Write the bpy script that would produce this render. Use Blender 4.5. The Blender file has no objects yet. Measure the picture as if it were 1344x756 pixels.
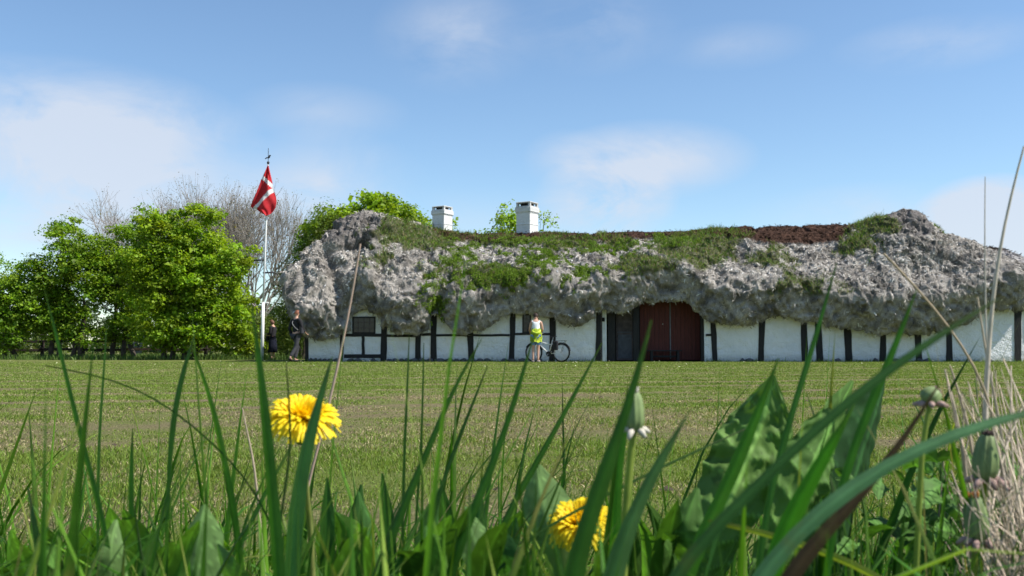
import bpy, bmesh, math, random
import numpy as np
from mathutils import Vector, Matrix, Euler

# ---------------------------------------------------------------- camera, sky, sun, exposure
R = math.radians
scene = bpy.context.scene
COL = scene.collection
CAMH = 0.42
PITCH = math.atan(81.5 / 1300.0)
cam_d = bpy.data.cameras.new("camera")
cam = bpy.data.objects.new("camera", cam_d)
COL.objects.link(cam)
cam_d.sensor_width = 36.0
cam_d.lens = 36.0 * 1300.0 / 1344.0
cam_d.clip_start = 0.02
cam_d.clip_end = 6000
cam.location = (0, 0, CAMH)
cam.rotation_euler = (R(90) + PITCH, 0, 0)
cam_d.dof.use_dof = True
cam_d.dof.focus_distance = 2.6
cam_d.dof.aperture_fstop = 21.0
scene.camera = cam

SUN = Vector((0.62, -0.14, 0.77)).normalized()      # direction towards the sun
sun_d = bpy.data.lights.new("sun", 'SUN')
sun_d.energy = 4.6
sun_d.angle = R(0.53)
sun_d.color = (1.0, 0.95, 0.87)
sun_o = bpy.data.objects.new("sun", sun_d)
COL.objects.link(sun_o)
sun_o.rotation_euler = SUN.to_track_quat('Z', 'Y').to_euler()

def pxdir(px, py):
    u = (px - 672.0) / 1300.0
    v = (378.0 - py) / 1300.0
    c, s = math.cos(PITCH), math.sin(PITCH)
    return Vector((u, c - v * s, s + v * c))

def W(px, py, D):
    """world point seen at pixel (px,py) of the photo, D metres in front of the camera"""
    d = pxdir(px, py)
    k = D / d.y
    return Vector((d.x * k, D, CAMH + d.z * k))

def X(px, D): return (px - 672.0) / 1300.0 * D
def Z(py, D): return W(672, py, D).z

world = bpy.data.worlds.new("World")
scene.world = world
world.use_nodes = True
wt = world.node_tree
wt.nodes.clear()
def wn(t, **k):
    n = wt.nodes.new(t)
    for a, b in k.items(): setattr(n, a, b)
    return n
w_out = wn('ShaderNodeOutputWorld')
w_bg = wn('ShaderNodeBackground')
w_sky = wn('ShaderNodeTexSky', sky_type='NISHITA', sun_disc=False)
w_sky.sun_elevation = math.asin(SUN.z)
w_sky.sun_rotation = math.atan2(SUN.x, SUN.y)
w_sky.altitude = 0
w_sky.air_density = 1.0
w_sky.dust_density = 0.15
w_sky.ozone_density = 2.5
w_tc = wn('ShaderNodeTexCoord')
def wmath(op, a, b=None, c=None, clamp=False):
    n = wn('ShaderNodeMath', operation=op, use_clamp=clamp)
    for i, v in enumerate((a, b, c)):
        if v is None: continue
        if isinstance(v, (int, float)): n.inputs[i].default_value = v
        else: wt.links.new(v, n.inputs[i])
    return n.outputs[0]
def wvec(op, a, b):
    n = wn('ShaderNodeVectorMath', operation=op)
    for i, v in enumerate((a, b)):
        if isinstance(v, (tuple, Vector)): n.inputs[i].default_value = tuple(v)
        else: wt.links.new(v, n.inputs[i])
    return n
w_noise = wn('ShaderNodeTexNoise')
w_noise.inputs['Scale'].default_value = 8.0
w_noise.inputs['Detail'].default_value = 10.0
w_noise.inputs['Roughness'].default_value = 0.6
w_noise.inputs['Distortion'].default_value = 0.35
wsc = wvec('MULTIPLY', w_tc.outputs['Generated'], (1.0, 1.0, 1.7))
wt.links.new(wsc.outputs[0], w_noise.inputs['Vector'])
w_n2 = wn('ShaderNodeTexNoise')
w_n2.inputs['Scale'].default_value = 2.3
w_n2.inputs['Detail'].default_value = 4.0
wt.links.new(wsc.outputs[0], w_n2.inputs['Vector'])
# soft cumulus banks, each a patch of sky direction broken up by noise: px, py, rx, ry, strength
clouds = [(100, 170, 210, 85, 1.05), (40, 290, 360, 110, .5), (270, 285, 280, 75, .5), (430, 240, 130, 70, .5),
          (795, 262, 95, 60, 1.7), (850, 210, 140, 52, 1.0), (745, 210, 60, 40, .45), (620, 290, 300, 45, .25),
          (1295, 285, 78, 52, 2.3), (1340, 330, 80, 60, 1.2), (1130, 280, 150, 40, .3),
          (600, 50, 110, 70, .42), (780, 35, 110, 60, .3), (425, 148, 110, 40, .3), (1225, 58, 110, 34, .34), (960, 60, 100, 30, .2)]
tot = None
fwd = Vector((0, 1, 0))
for (px, py, rx, ry, st) in clouds:
    d = pxdir(px, py).normalized()
    e = wvec('SUBTRACT', w_tc.outputs['Generated'], d)
    m = wvec('MULTIPLY', e.outputs[0], (1300 / rx, 3.0, 1300 / ry))
    l = wvec('LENGTH', m.outputs[0], (0, 0, 0)).outputs['Value']
    k = wmath('MULTIPLY', wmath('SUBTRACT', 1.0, wmath('SMOOTH_MIN', l, 1.25, 0.5), clamp=True), st)
    tot = k if tot is None else wmath('ADD', tot, k)
nn = wmath('MULTIPLY_ADD', w_noise.outputs['Fac'], 3.6, -1.15, clamp=True)
n3 = wmath('MULTIPLY_ADD', w_n2.outputs['Fac'], 1.6, -0.2, clamp=True)
mask = wmath('MULTIPLY', tot, wmath('MULTIPLY', nn, wmath('ADD', n3, 0.35)), clamp=True)
mask = wmath('MINIMUM', wmath('MULTIPLY', mask, 1.25), 0.8)
w_mix = wn('ShaderNodeMix', data_type='RGBA')
wt.links.new(mask, w_mix.inputs['Factor'])
# a thin veil keeps the blue from going too deep
w_tint = wn('ShaderNodeMix', data_type='RGBA', blend_type='MULTIPLY')
w_tint.inputs['Factor'].default_value = 1.0
wt.links.new(w_sky.outputs[0], w_tint.inputs['A'])
w_tint.inputs['B'].default_value = (0.95, 1.02, 1.05, 1)
wt.links.new(w_tint.outputs['Result'], w_mix.inputs['A'])
w_mix.inputs['B'].default_value = (4.5, 4.85, 5.5, 1)
wt.links.new(w_mix.outputs['Result'], w_bg.inputs['Color'])
w_bg.inputs['Strength'].default_value = 0.095
wt.links.new(w_bg.outputs[0], w_out.inputs[0])

scene.view_settings.view_transform = 'Standard'
scene.view_settings.look = 'None'
scene.view_settings.exposure = 0.75
scene.view_settings.gamma = 1.0
scene.cycles.max_bounces = 6
scene.cycles.transparent_max_bounces = 6
scene.cycles.use_denoising = True

random.seed(7)
rng = np.random.default_rng(11)

# ---------------------------------------------------------------- helpers
def vhash(ix, iy, iz, seed):
    h = (ix.astype(np.int64) * 374761393 + iy.astype(np.int64) * 668265263 + iz.astype(np.int64) * 2147483647 + seed * 974634777) & 0xffffffff
    h = ((h ^ (h >> 13)) * 1274126177) & 0xffffffff
    h = (h ^ (h >> 16)) & 0xffffffff
    return h / 4294967295.0

def vn(p, f=1.0, seed=0):
    """value noise 0..1; p is Nx3"""
    q = np.asarray(p, dtype=np.float64) * f + 1000.0
    i = np.floor(q).astype(np.int64)
    t = q - i
    t = t * t * (3 - 2 * t)
    r = 0
    for dx in (0, 1):
        wx = t[:, 0] if dx else 1 - t[:, 0]
        for dy in (0, 1):
            wy = t[:, 1] if dy else 1 - t[:, 1]
            for dz in (0, 1):
                wz = t[:, 2] if dz else 1 - t[:, 2]
                r = r + wx * wy * wz * vhash(i[:, 0] + dx, i[:, 1] + dy, i[:, 2] + dz, seed)
    return r

def fbm(p, f, o=3, seed=0):
    s = 0; a = 1; t = 0
    for k in range(o):
        s = s + a * vn(p, f * 2.03 ** k, seed + k * 17); t += a; a *= .5
    return s / t

def sstep(a, b, x):
    t = np.clip((x - a) / (b - a), 0, 1)
    return t * t * (3 - 2 * t)

def add_props(o, label=None, cat=None, group=None, kind=None):
    if label: o['label'] = label
    if cat: o['category'] = cat
    if group: o['group'] = group
    if kind: o['kind'] = kind
    return o

def thing(name, label, cat, loc=(0, 0, 0), group=None, rz=0):
    o = bpy.data.objects.new(name, None)
    COL.objects.link(o)
    o.location = loc
    o.rotation_euler = (0, 0, rz)
    o.empty_display_size = .1
    return add_props(o, label, cat, group)

def link(name, me, mats, parent=None):
    o = bpy.data.objects.new(name, me)
    COL.objects.link(o)
    if mats is not None:
        for m in (mats if isinstance(mats, (list, tuple)) else [mats]): me.materials.append(m)
    if parent is not None: o.parent = parent
    return o

def npmesh(name, V, F, mats, parent=None, col=None, smooth=False, midx=None, origin=None):
    """V Nx3 ; F MxK int array, or a list of such arrays; col Nx3 point colours"""
    V = np.asarray(V, dtype=np.float32)
    if origin is not None: V = V - np.asarray(origin, dtype=np.float32)
    Fs = F if isinstance(F, list) else [F]
    Fs = [np.asarray(f, dtype=np.int32) for f in Fs if len(f)]
    me = bpy.data.meshes.new(name)
    me.vertices.add(len(V))
    me.vertices.foreach_set('co', V.ravel())
    loops = np.concatenate([f.ravel() for f in Fs])
    sizes = np.concatenate([np.full(len(f), f.shape[1], dtype=np.int32) for f in Fs])
    starts = np.concatenate([[0], np.cumsum(sizes)[:-1]]).astype(np.int32)
    me.loops.add(len(loops))
    me.loops.foreach_set('vertex_index', loops)
    me.polygons.add(len(sizes))
    me.polygons.foreach_set('loop_start', starts)
    me.polygons.foreach_set('loop_total', sizes)
    if smooth: me.polygons.foreach_set('use_smooth', np.ones(len(sizes), dtype=bool))
    if midx is not None: me.polygons.foreach_set('material_index', np.asarray(midx, dtype=np.int32))
    if col is not None:
        a = me.color_attributes.new('Col', 'FLOAT_COLOR', 'POINT')
        c = np.ones((len(V), 4), dtype=np.float32)
        col = np.asarray(col); c[:, :col.shape[1]] = col
        a.data.foreach_set('color', c.ravel())
    me.update(calc_edges=True)
    me.validate()
    return link(name, me, mats, parent)

def bmobj(name, bm, mats, parent=None, smooth=False):
    me = bpy.data.meshes.new(name)
    bmesh.ops.recalc_face_normals(bm, faces=bm.faces)
    if smooth:
        for f in bm.faces: f.smooth = True
    bm.to_mesh(me); bm.free()
    return link(name, me, mats, parent)

def box(bm, x0, x1, y0, y1, z0, z1, bev=0.0, mi=0):
    g = bmesh.ops.create_cube(bm, size=1)
    vs = g['verts']
    for v in vs:
        v.co = Vector((x0 + (v.co.x + .5) * (x1 - x0), y0 + (v.co.y + .5) * (y1 - y0), z0 + (v.co.z + .5) * (z1 - z0)))
    fs = set(f for v in vs for f in v.link_faces)
    for f in fs: f.material_index = mi
    if bev > 0:
        es = list(set(e for v in vs for e in v.link_edges))
        bmesh.ops.bevel(bm, geom=es, offset=bev, segments=1, affect='EDGES')
    return vs

def tube(bm, pts, radii, n=8, cap=True, mi=0):
    pts = [Vector(p) for p in pts]
    if not isinstance(radii, (list, tuple)): radii = [radii] * len(pts)
    rings = []
    up = Vector((0, 0, 1))
    prev = None
    for i, p in enumerate(pts):
        d = (pts[min(i + 1, len(pts) - 1)] - pts[max(i - 1, 0)])
        if d.length < 1e-9: d = Vector((0, 0, 1))
        d.normalize()
        if prev is None:
            a = d.cross(up)
            if a.length < .05: a = d.cross(Vector((1, 0, 0)))
        else:
            a = prev - d * prev.dot(d)
        a.normalize(); prev = a
        b = d.cross(a)
        rings.append([bm.verts.new(p + (a * math.cos(2 * math.pi * k / n) + b * math.sin(2 * math.pi * k / n)) * radii[i]) for k in range(n)])
    for i in range(len(rings) - 1):
        for k in range(n):
            f = bm.faces.new((rings[i][k], rings[i][(k + 1) % n], rings[i + 1][(k + 1) % n], rings[i + 1][k]))
            f.smooth = True; f.material_index = mi
    if cap:
        for r in (rings[0], rings[-1]):
            try: bm.faces.new(r).material_index = mi
            except Exception: pass
    return rings

def ball(bm, c, r, sx=1, sy=1, sz=1, seg=12, mi=0):
    g = bmesh.ops.create_uvsphere(bm, u_segments=seg, v_segments=max(6, seg * 2 // 3), radius=r)
    for v in g['verts']: v.co = Vector((v.co.x * sx, v.co.y * sy, v.co.z * sz)) + Vector(c)
    for f in set(f for v in g['verts'] for f in v.link_faces): f.smooth = True; f.material_index = mi
    return g['verts']

def chord(pts, n):
    """smooth curve through unevenly spaced stations without overshoot: resampled by length, then relaxed"""
    P = np.array([list(p) for p in pts], dtype=float)
    s = np.concatenate([[0], np.cumsum(np.hypot(np.diff(P[:, 0]), np.diff(P[:, 1])) + 1e-6)])
    m = 120
    u = np.linspace(0, s[-1], m)
    Q = np.stack([np.interp(u, s, P[:, k]) for k in range(P.shape[1])], 1)
    for _ in range(90):
        Q[1:-1] = Q[1:-1] * .4 + (Q[:-2] + Q[2:]) * .3
    return np.stack([np.interp(np.linspace(0, m - 1, n), np.arange(m), Q[:, k]) for k in range(P.shape[1])], 1)

def crom(pts, n):
    """Catmull-Rom through pts (list of tuples any dim) -> array n x dim"""
    P = np.array([list(p) for p in pts], dtype=float)
    P = np.vstack([2 * P[0] - P[1], P, 2 * P[-1] - P[-2]])
    m = len(P) - 3
    out = []
    for k in range(n):
        u = k / (n - 1) * m
        i = min(int(u), m - 1); t = u - i
        a, b, c, d = P[i], P[i + 1], P[i + 2], P[i + 3]
        out.append(.5 * ((2 * b) + (c - a) * t + (2 * a - 5 * b + 4 * c - d) * t * t + (3 * b - a - 3 * c + d) * t ** 3))
    return np.array(out)

# ---- materials
class M:
    def __init__(s, name, rough=.8):
        s.m = bpy.data.materials.new(name)
        s.m.use_nodes = True
        s.t = s.m.node_tree
        s.p = s.t.nodes['Principled BSDF']
        s.p.inputs['Roughness'].default_value = rough
        s.p.inputs['Specular IOR Level'].default_value = .3
        s.out = s.t.nodes['Material Output']
        s.tc = None
    def n(s, t, **k):
        n = s.t.nodes.new(t)
        for a, b in k.items(): setattr(n, a, b)
        return n
    def l(s, a, b): s.t.links.new(a, b)
    def obj(s):
        if s.tc is None: s.tc = s.n('ShaderNodeTexCoord')
        return s.tc.outputs['Object']
    def noise(s, scale, detail=4, rough=.55, vec=None, dist=0, stretch=None):
        n = s.n('ShaderNodeTexNoise')
        n.inputs['Scale'].default_value = scale
        n.inputs['Detail'].default_value = detail
        n.inputs['Roughness'].default_value = rough
        n.inputs['Distortion'].default_value = dist
        v = vec or s.obj()
        if stretch:
            mp = s.n('ShaderNodeMapping'); mp.inputs['Scale'].default_value = stretch
            s.l(v, mp.inputs['Vector']); v = mp.outputs[0]
        s.l(v, n.inputs['Vector'])
        return n.outputs['Fac']
    def vor(s, scale, feature='F1', stretch=None):
        n = s.n('ShaderNodeTexVoronoi', feature=feature)
        n.inputs['Scale'].default_value = scale
        v = s.obj()
        if stretch:
            mp = s.n('ShaderNodeMapping'); mp.inputs['Scale'].default_value = stretch
            s.l(v, mp.inputs['Vector']); v = mp.outputs[0]
        s.l(v, n.inputs['Vector'])
        return n.outputs['Distance']
    def ramp(s, fac, stops):
        n = s.n('ShaderNodeValToRGB')
        els = n.color_ramp.elements
        while len(els) < len(stops): els.new(.5)
        for e, (p, c) in zip(els, stops):
            e.position = p; e.color = (*c, 1) if len(c) == 3 else c
        s.l(fac, n.inputs[0])
        return n.outputs['Color']
    def mix(s, f, a, b, mode='MIX'):
        n = s.n('ShaderNodeMix', data_type='RGBA', blend_type=mode)
        for v, sk in ((f, 'Factor'), (a, 'A'), (b, 'B')):
            if isinstance(v, (int, float)): n.inputs[sk].default_value = v
            elif isinstance(v, tuple): n.inputs[sk].default_value = (*v, 1)
            else: s.l(v, n.inputs[sk])
        return n.outputs['Result']
    def math(s, op, a, b=0.0, clamp=False):
        n = s.n('ShaderNodeMath', operation=op, use_clamp=clamp)
        for i, v in enumerate((a, b)):
            if isinstance(v, (int, float)): n.inputs[i].default_value = v
            else: s.l(v, n.inputs[i])
        return n.outputs[0]
    def attr(s, name='Col'):
        n = s.n('ShaderNodeAttribute', attribute_name=name)
        return n.outputs['Color']
    def color(s, c):
        if isinstance(c, tuple): s.p.inputs['Base Color'].default_value = (*c, 1)
        else: s.l(c, s.p.inputs['Base Color'])
        return s
    def bump(s, h, strength=.5, dist=.02):
        n = s.n('ShaderNodeBump')
        n.inputs['Strength'].default_value = strength
        n.inputs['Distance'].default_value = dist
        s.l(h, n.inputs['Height'])
        s.l(n.outputs[0], s.p.inputs['Normal'])
        return s
    def translucent(s, fac, col):
        t = s.n('ShaderNodeBsdfTranslucent')
        if isinstance(col, tuple): t.inputs[0].default_value = (*col, 1)
        else: s.l(col, t.inputs[0])
        mx = s.n('ShaderNodeMixShader'); mx.inputs[0].default_value = fac
        s.l(s.p.outputs[0], mx.inputs[1]); s.l(t.outputs[0], mx.inputs[2])
        s.l(mx.outputs[0], s.out.inputs[0])
        return s

def simple(name, c, rough=.7, var=.25, scale=8, metal=0, bump=0):
    m = M(name, rough)
    n = m.noise(scale, 5)
    m.color(m.ramp(n, [(.3, tuple(x * (1 - var) for x in c)), (.7, tuple(min(1, x * (1 + var)) for x in c))]))
    m.p.inputs['Metallic'].default_value = metal
    if bump: m.bump(n, bump, .01)
    return m.m

def foliage_mat(name, rough=.5, trans=.35, spec=.35, tmul=(1.25, 1.35, .6), nz=0, veins=False):
    m = M(name, rough)
    m.p.inputs['Specular IOR Level'].default_value = spec * .5
    c = m.attr()
    if nz:
        c = m.mix(.6, c, m.ramp(m.noise(nz, 4), [(.3, (.6, .65, .6)), (.7, (1.3, 1.25, 1.2))]), 'MULTIPLY')
    if veins:
        al = m.n('ShaderNodeAttribute', attribute_name='Col').outputs['Alpha']
        sn = m.math('SINE', m.math('MULTIPLY', al, 75.4))
        c = m.mix(1.0, c, m.ramp(m.math('ADD', m.math('MULTIPLY', sn, .5), .5), [(0, (.86, .86, .82)), (1, (1.1, 1.1, 1.1))]), 'MULTIPLY')
        bl = m.noise(14, 5, .7)
        c = m.mix(m.math('MULTIPLY', m.math('SUBTRACT', bl, .60, clamp=True), 4.0, clamp=True), c, (.20, .19, .05))
        m.bump(sn, .35, .0006)
    m.color(c)
    m.translucent(trans, m.mix(1.0, c, tmul, 'MULTIPLY'))
    return m.m
# ---------------------------------------------------------------- ground (one sheet to the horizon)
def bank(x, y):
    """grassy verge the camera sits on"""
    k = 1 - sstep(.35, 1.75, y + .12 * np.sin(x * 2.1) + .08 * np.sin(x * 5.3 + 1))
    b = .17 * k
    # the verge is a little higher on the right where the big plants stand
    return b + .04 * k * sstep(.1, .9, x)

def dryness(x, y):
    """0 green .. 1 bare straw, real wear pattern of the mown lawn"""
    p = np.stack([x, y, np.zeros_like(x)], 1)
    a = fbm(p * np.array([.35, 1.0, 1]), .9, 3, 5)
    b = fbm(p, 3.2, 3, 9)
    band = sstep(3.6, 4.6, y - .1 * x) * (1 - sstep(7.5, 12, y - .25 * x))
    band2 = np.exp(-((y - 2.7 - .15 * x) / .35) ** 2) * .5
    # swaths of old clippings left by the mower
    st = .5 + .5 * np.sin((y * 1.0 - x * .32) * 2 * math.pi / 1.5 + 1.5 * vn(p, .25, 3))
    st2 = np.where(y > 7, sstep(.55, .95, st) * .55, 0)
    far_g = sstep(20, 30, y)
    d = band * (.22 + 1.3 * (a - .45)) * (1 - .45 * sstep(.5, 4, x)) + band2 * a + st2 * (.5 + a) * (1 - .3 * far_g) + 1.1 * (b - .5) + .6 * (a - .5) + .04
    return np.clip(d, 0, 1)

def ground():
    xs = np.sinh(np.linspace(-1, 1, 361) * 9.2) ; xs = xs / xs[-1] * 2500
    xs = np.concatenate([-np.geomspace(2500, 14, 30), np.linspace(-13.5, 13.5, 400), np.geomspace(14, 2500, 30)])
    ys = np.concatenate([[-400, -50, -10, -3, -1, -.3], np.linspace(0, 3, 110), np.geomspace(3.03, 45, 420), np.geomspace(47, 3500, 40)])
    GX, GY = np.meshgrid(xs, ys)
    x, y = GX.ravel(), GY.ravel()
    z = bank(x, y)
    p = np.stack([x, y, 0 * x], 1)
    near = (1 - sstep(10, 40, np.hypot(x, y)))
    z = z + (fbm(p, 2.2, 3, 2) - .5) * .03 * near + (fbm(p, 14, 2, 4) - .5) * .012 * near
    V = np.stack([x, y, z], 1)
    nx, ny = len(xs), len(ys)
    i = np.arange(nx * ny).reshape(ny, nx)
    F = np.stack([i[:-1, :-1].ravel(), i[:-1, 1:].ravel(), i[1:, 1:].ravel(), i[1:, :-1].ravel()], 1)
    d = dryness(x, y)
    col = np.stack([d, d, d], 1)
    m = M('lawn_soil', .95)
    m.p.inputs['Specular IOR Level'].default_value = .1
    n1 = m.noise(90, 5, .7)
    n2 = m.noise(7, 5, .65)
    green = m.ramp(n1, [(.32, (.05, .08, .014)), (.5, (.11, .145, .028)), (.68, (.19, .20, .06))])
    dry = m.ramp(n1, [(.32, (.05, .04, .02)), (.5, (.15, .12, .065)), (.68, (.29, .235, .14))])
    f = m.math('ADD', m.math('MULTIPLY', m.n('ShaderNodeSeparateColor').inputs[0].node.outputs[0], 0.0), 0.0)
    a = m.n('ShaderNodeAttribute', attribute_name='Col')
    ff = m.math('ADD', a.outputs['Fac'], m.math('MULTIPLY', m.math('SUBTRACT', n2, .5), .7), clamp=True)
    c = m.mix(ff, green, dry)
    m.color(c)
    m.bump(n1, .8, .02)
    o = npmesh('ground', V, F, m.m, col=col, smooth=True)
    add_props(o, kind='structure')
    return o
ground()

# ---------------------------------------------------------------- farmhouse
house = thing('farmhouse', 'long white half-timbered farmhouse under a lumpy grey seaweed-thatched roof overgrown with grass', 'house', (0, 36, 0))
HO = np.array([0, 36.0, 0])
def hobj(name, bm, mats, parent=None, smooth=False):
    bmesh.ops.translate(bm, verts=bm.verts, vec=(0, -36, 0))
    return bmobj(name, bm, mats, parent or house, smooth)

# --- materials of the house
mw = M('limewash', .85)
wn1 = mw.noise(1.2, 6, .6); wn2 = mw.noise(22, 5, .6)
sepx = mw.n('ShaderNodeSeparateXYZ'); mw.l(mw.obj(), sepx.inputs[0])
low = mw.math('SUBTRACT', 1.0, mw.math('MULTIPLY', sepx.outputs[2], 3.4), clamp=True)   # splash dirt above the footing
dirt = mw.math('MULTIPLY', low, mw.math('MULTIPLY', wn2, 1.3), clamp=True)
wc = mw.ramp(wn1, [(.3, (.74, .75, .76)), (.7, (.84, .84, .84))])
strk = mw.noise(7, 5, .7, stretch=(3, 3, .35))
wc = mw.mix(mw.math('MULTIPLY', mw.math('SUBTRACT', strk, .60, clamp=True), 1.6, clamp=True), wc, (.42, .42, .38))
mw.color(mw.mix(dirt, wc, (.30, .31, .26)))
mw.bump(mw.math('ADD', wn2, mw.math('MULTIPLY', mw.noise(3.2, 4), 3.0)), .9, .06)
WHITE = mw.m
mt = M('tarred_timber', .75)
tn = mt.noise(9, 6, .65, stretch=(6, 6, .5))
mt.color(mt.ramp(tn, [(.3, (.008, .008, .009)), (.7, (.028, .026, .026))]))
mt.bump(tn, .6, .02)
TIMBER = mt.m
md = M('red_planks', .75)
wv = md.n('ShaderNodeTexWave', wave_type='BANDS', bands_direction='X'); wv.inputs['Scale'].default_value = 2.3; wv.inputs['Distortion'].default_value = 0
md.l(md.obj(), wv.inputs['Vector'])
dn = md.noise(6, 6, .7, stretch=(7, 1, .4))
dc = md.ramp(dn, [(.25, (.045, .011, .009)), (.55, (.088, .021, .016)), (.8, (.13, .045, .035))])
md.color(md.mix(md.math('GREATER_THAN', wv.outputs['Fac'], .985), dc, (.02, .008, .006)))
md.bump(dn, .5, .01)
REDWOOD = md.m
GREYWOOD = simple('grey_brown_boards', (.075, .06, .06), .8, .35, 7, bump=.4)
mg = M('window_glass', .08)
mg.color((.012, .016, .02)); mg.p.inputs['Specular IOR Level'].default_value = .35
GLASS = mg.m
STONE = simple('footing_stone', (.10, .10, .105), .9, .45, 9, bump=.6)
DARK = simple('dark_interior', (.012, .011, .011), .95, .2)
PALEWOOD = simple('white_painted_frame', (.55, .56, .56), .6, .15, 4)

# --- eave and ridge tables (metres, from the photograph's proportions)
EV = [(368, 402), (378, 430), (395, 446), (410, 447), (440, 444), (450, 432), (456, 412), (463, 400), (475, 402), (490, 414), (500, 432), (520, 438), (545, 437),
      (560, 432), (570, 418), (578, 420), (590, 430), (610, 435), (625, 430), (640, 426), (650, 421), (670, 413), (700, 409), (725, 415), (740, 423),
      (750, 428), (765, 425), (780, 418), (786, 410), (800, 408), (812, 413), (825, 406), (845, 396), (870, 394), (900, 394), (912, 400), (920, 412), (935, 420),
      (960, 423), (985, 424), (1000, 421), (1030, 417), (1055, 421), (1075, 419), (1095, 429), (1110, 433), (1160, 434), (1200, 435), (1240, 432), (1265, 423),
      (1290, 415), (1310, 410), (1330, 407), (1395, 405)]
DE = 35.25
ev_x = np.array([X(a, DE) for a, b in EV]); ev_z = np.array([Z(b, DE) for a, b in EV])
RD = [(470, 291), (500, 291), (540, 294), (580, 303), (620, 307), (700, 306), (800, 307), (900, 304), (975, 299), (1080, 297), (1120, 295), (1145, 294), (1160, 291), (1175, 289), (1190, 289), (1205, 290), (1218, 293), (1240, 306), (1255, 314)]
DR = 38.8
rd_x = np.array([X(a, DR) for a, b in RD]); rd_z = np.array([Z(b, DR) for a, b in RD])

def roof_surface(x0, x1, yf, yb, yr, rx0, rx1, corner, eavef, ridgef, ds=.032, nt=135, k_end=2.4, k_end_r=.76, bulge=None, endeave=(1.1, 1.9)):
    """grid of points: ns sections x nt profile samples, starting front-right, round the left end, back, right end"""
    pts = []
    def add(seg, step):
        L = math.dist(seg[0], seg[1]); n = max(2, int(L / step))
        for i in range(n): 
            t = i / n
            pts.append((seg[0][0] + (seg[1][0] - seg[0][0]) * t, seg[0][1] + (seg[1][1] - seg[0][1]) * t))
    def arc(cx, cy, a0, a1, step):
        n = max(4, int(abs(a1 - a0) * corner / step))
        for i in range(n):
            a = a0 + (a1 - a0) * i / n
            pts.append((cx + math.cos(a) * corner, cy + math.sin(a) * corner))
    c = corner
    add(((x1 - c, yf), (x0 + c, yf)), ds)
    arc(x0 + c, yf + c, -math.pi / 2, -math.pi, ds)
    add(((x0, yf + c), (x0, yb - c)), ds * 2)
    arc(x0 + c, yb - c, -math.pi, -1.5 * math.pi, ds * 4)
    add(((x0 + c, yb), (x1 - c, yb)), ds * 6)
    arc(x1 - c, yb - c, math.pi / 2, 0, ds * 4)
    add(((x1, yb - c), (x1, yf + c)), ds * 3)
    arc(x1 - c, yf + c, 0, -math.pi / 2, ds * 1.5)
    E = np.array(pts)
    N = len(E)
    # left / right end weight
    Rx = np.clip(E[:, 0], rx0, rx1)
    # soften the fan so that sections spread on the ends
    wl = sstep(rx0 + 1.5, x0, E[:, 0]); wr = sstep(rx1 - 1.5, x1, E[:, 0])
    endw = np.maximum(wl, wr)
    Rp = np.stack([Rx, np.full(N, yr)], 1)
    back = sstep(yr - .5, yr + 1.5, E[:, 1])
    ez = eavef(E[:, 0]) * (1 - back) + 1.9 * back
    side = sstep(yf + c * .3, yf + c * 1.6, E[:, 1])
    left = E[:, 0] < (x0 + x1) / 2
    ez = np.where(left & (side > 0), ez * (1 - side) + endeave[0] * side, ez)
    ez = np.where(~left & (side > 0), ez * (1 - side) + endeave[1] * side, ez)
    ez = np.where(back > .5, 1.9, ez)
    H = ridgef(Rx)
    d = Rp - E
    L = np.linalg.norm(d, axis=1)
    dn_ = d / L[:, None]
    b = bulge(E[:, 0], E[:, 1]) if bulge else np.zeros(N)
    u = np.linspace(0, 1, nt)
    # profile control: distance in from lip, height above eave
    lowc = [(.88, .62), (.68, .08), (.52, -.01), (.38, .10), (.25, .36), (.13, .72), (.03, 1.05), (.03, 1.22), (.14, 1.42)]
    nl = int(nt * .42)
    lo = crom(lowc, nl)
    nu = nt - nl
    P = np.zeros((N, nt, 3))
    k = 1.28 + (k_end - 1.28) * wl + (k_end_r - 1.28) * wr
    for j in range(nl):
        q = lo[j, 0] - b * (1 - lo[j, 0] / .9)
        P[:, j, :2] = E + dn_ * q[:, None] if isinstance(q, np.ndarray) else E + dn_ * q
        P[:, j, 2] = ez + lo[j, 1] * (1 + .0 * endw)
    q0 = lo[-1, 0] - b; z0 = ez + lo[-1, 1]
    for j in range(nu):
        t = (j + 1) / nu
        q = q0 + (L - q0) * t
        g = 1 - (1 - t) ** k
        P[:, nl + j, :2] = E + dn_ * q[:, None]
        P[:, nl + j, 2] = z0 + (H - z0) * g
    return P, E, endw, back

def grid_normals(P, wrap=True):
    ds = np.roll(P, -1, 0) - np.roll(P, 1, 0)
    dt = np.zeros_like(P); dt[:, 1:-1] = P[:, 2:] - P[:, :-2]; dt[:, 0] = P[:, 1] - P[:, 0]; dt[:, -1] = P[:, -1] - P[:, -2]
    n = np.cross(dt, ds)
    ln = np.linalg.norm(n, axis=2, keepdims=True)
    n = n / np.maximum(ln, 1e-9)
    bad = ln[..., 0] < 1e-7
    n[bad] = (0, 0, 1)
    return n

def fbulge(x, y):
    def g(px, w, a): return a * np.exp(-((x - X(px, DE)) / w) ** 2)
    fr = 1 - sstep(35.6, 37.0, y)
    r = g(525, .9, .38) + g(400, .6, .22) + g(462, .32, -.55) + g(612, .75, .16) + g(575, .28, -.3) + g(765, .55, .2) + g(812, .4, -.1) + g(880, 1.1, -.28) + g(970, 1.0, .16) + g(1050, .7, -.05) + g(1180, 1.9, .32) + g(1320, .8, .1)
    return r * fr
def eavef(x): return np.interp(x, ev_x, ev_z)
def ridgef(x): return np.interp(x, rd_x, rd_z)

P, E, endw, back = roof_surface(-8.32, 19.1, 35.12, 42.6, DR, -5.1, 16.0, 1.15, eavef, ridgef, bulge=fbulge)
NS, NT = P.shape[:2]
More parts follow.
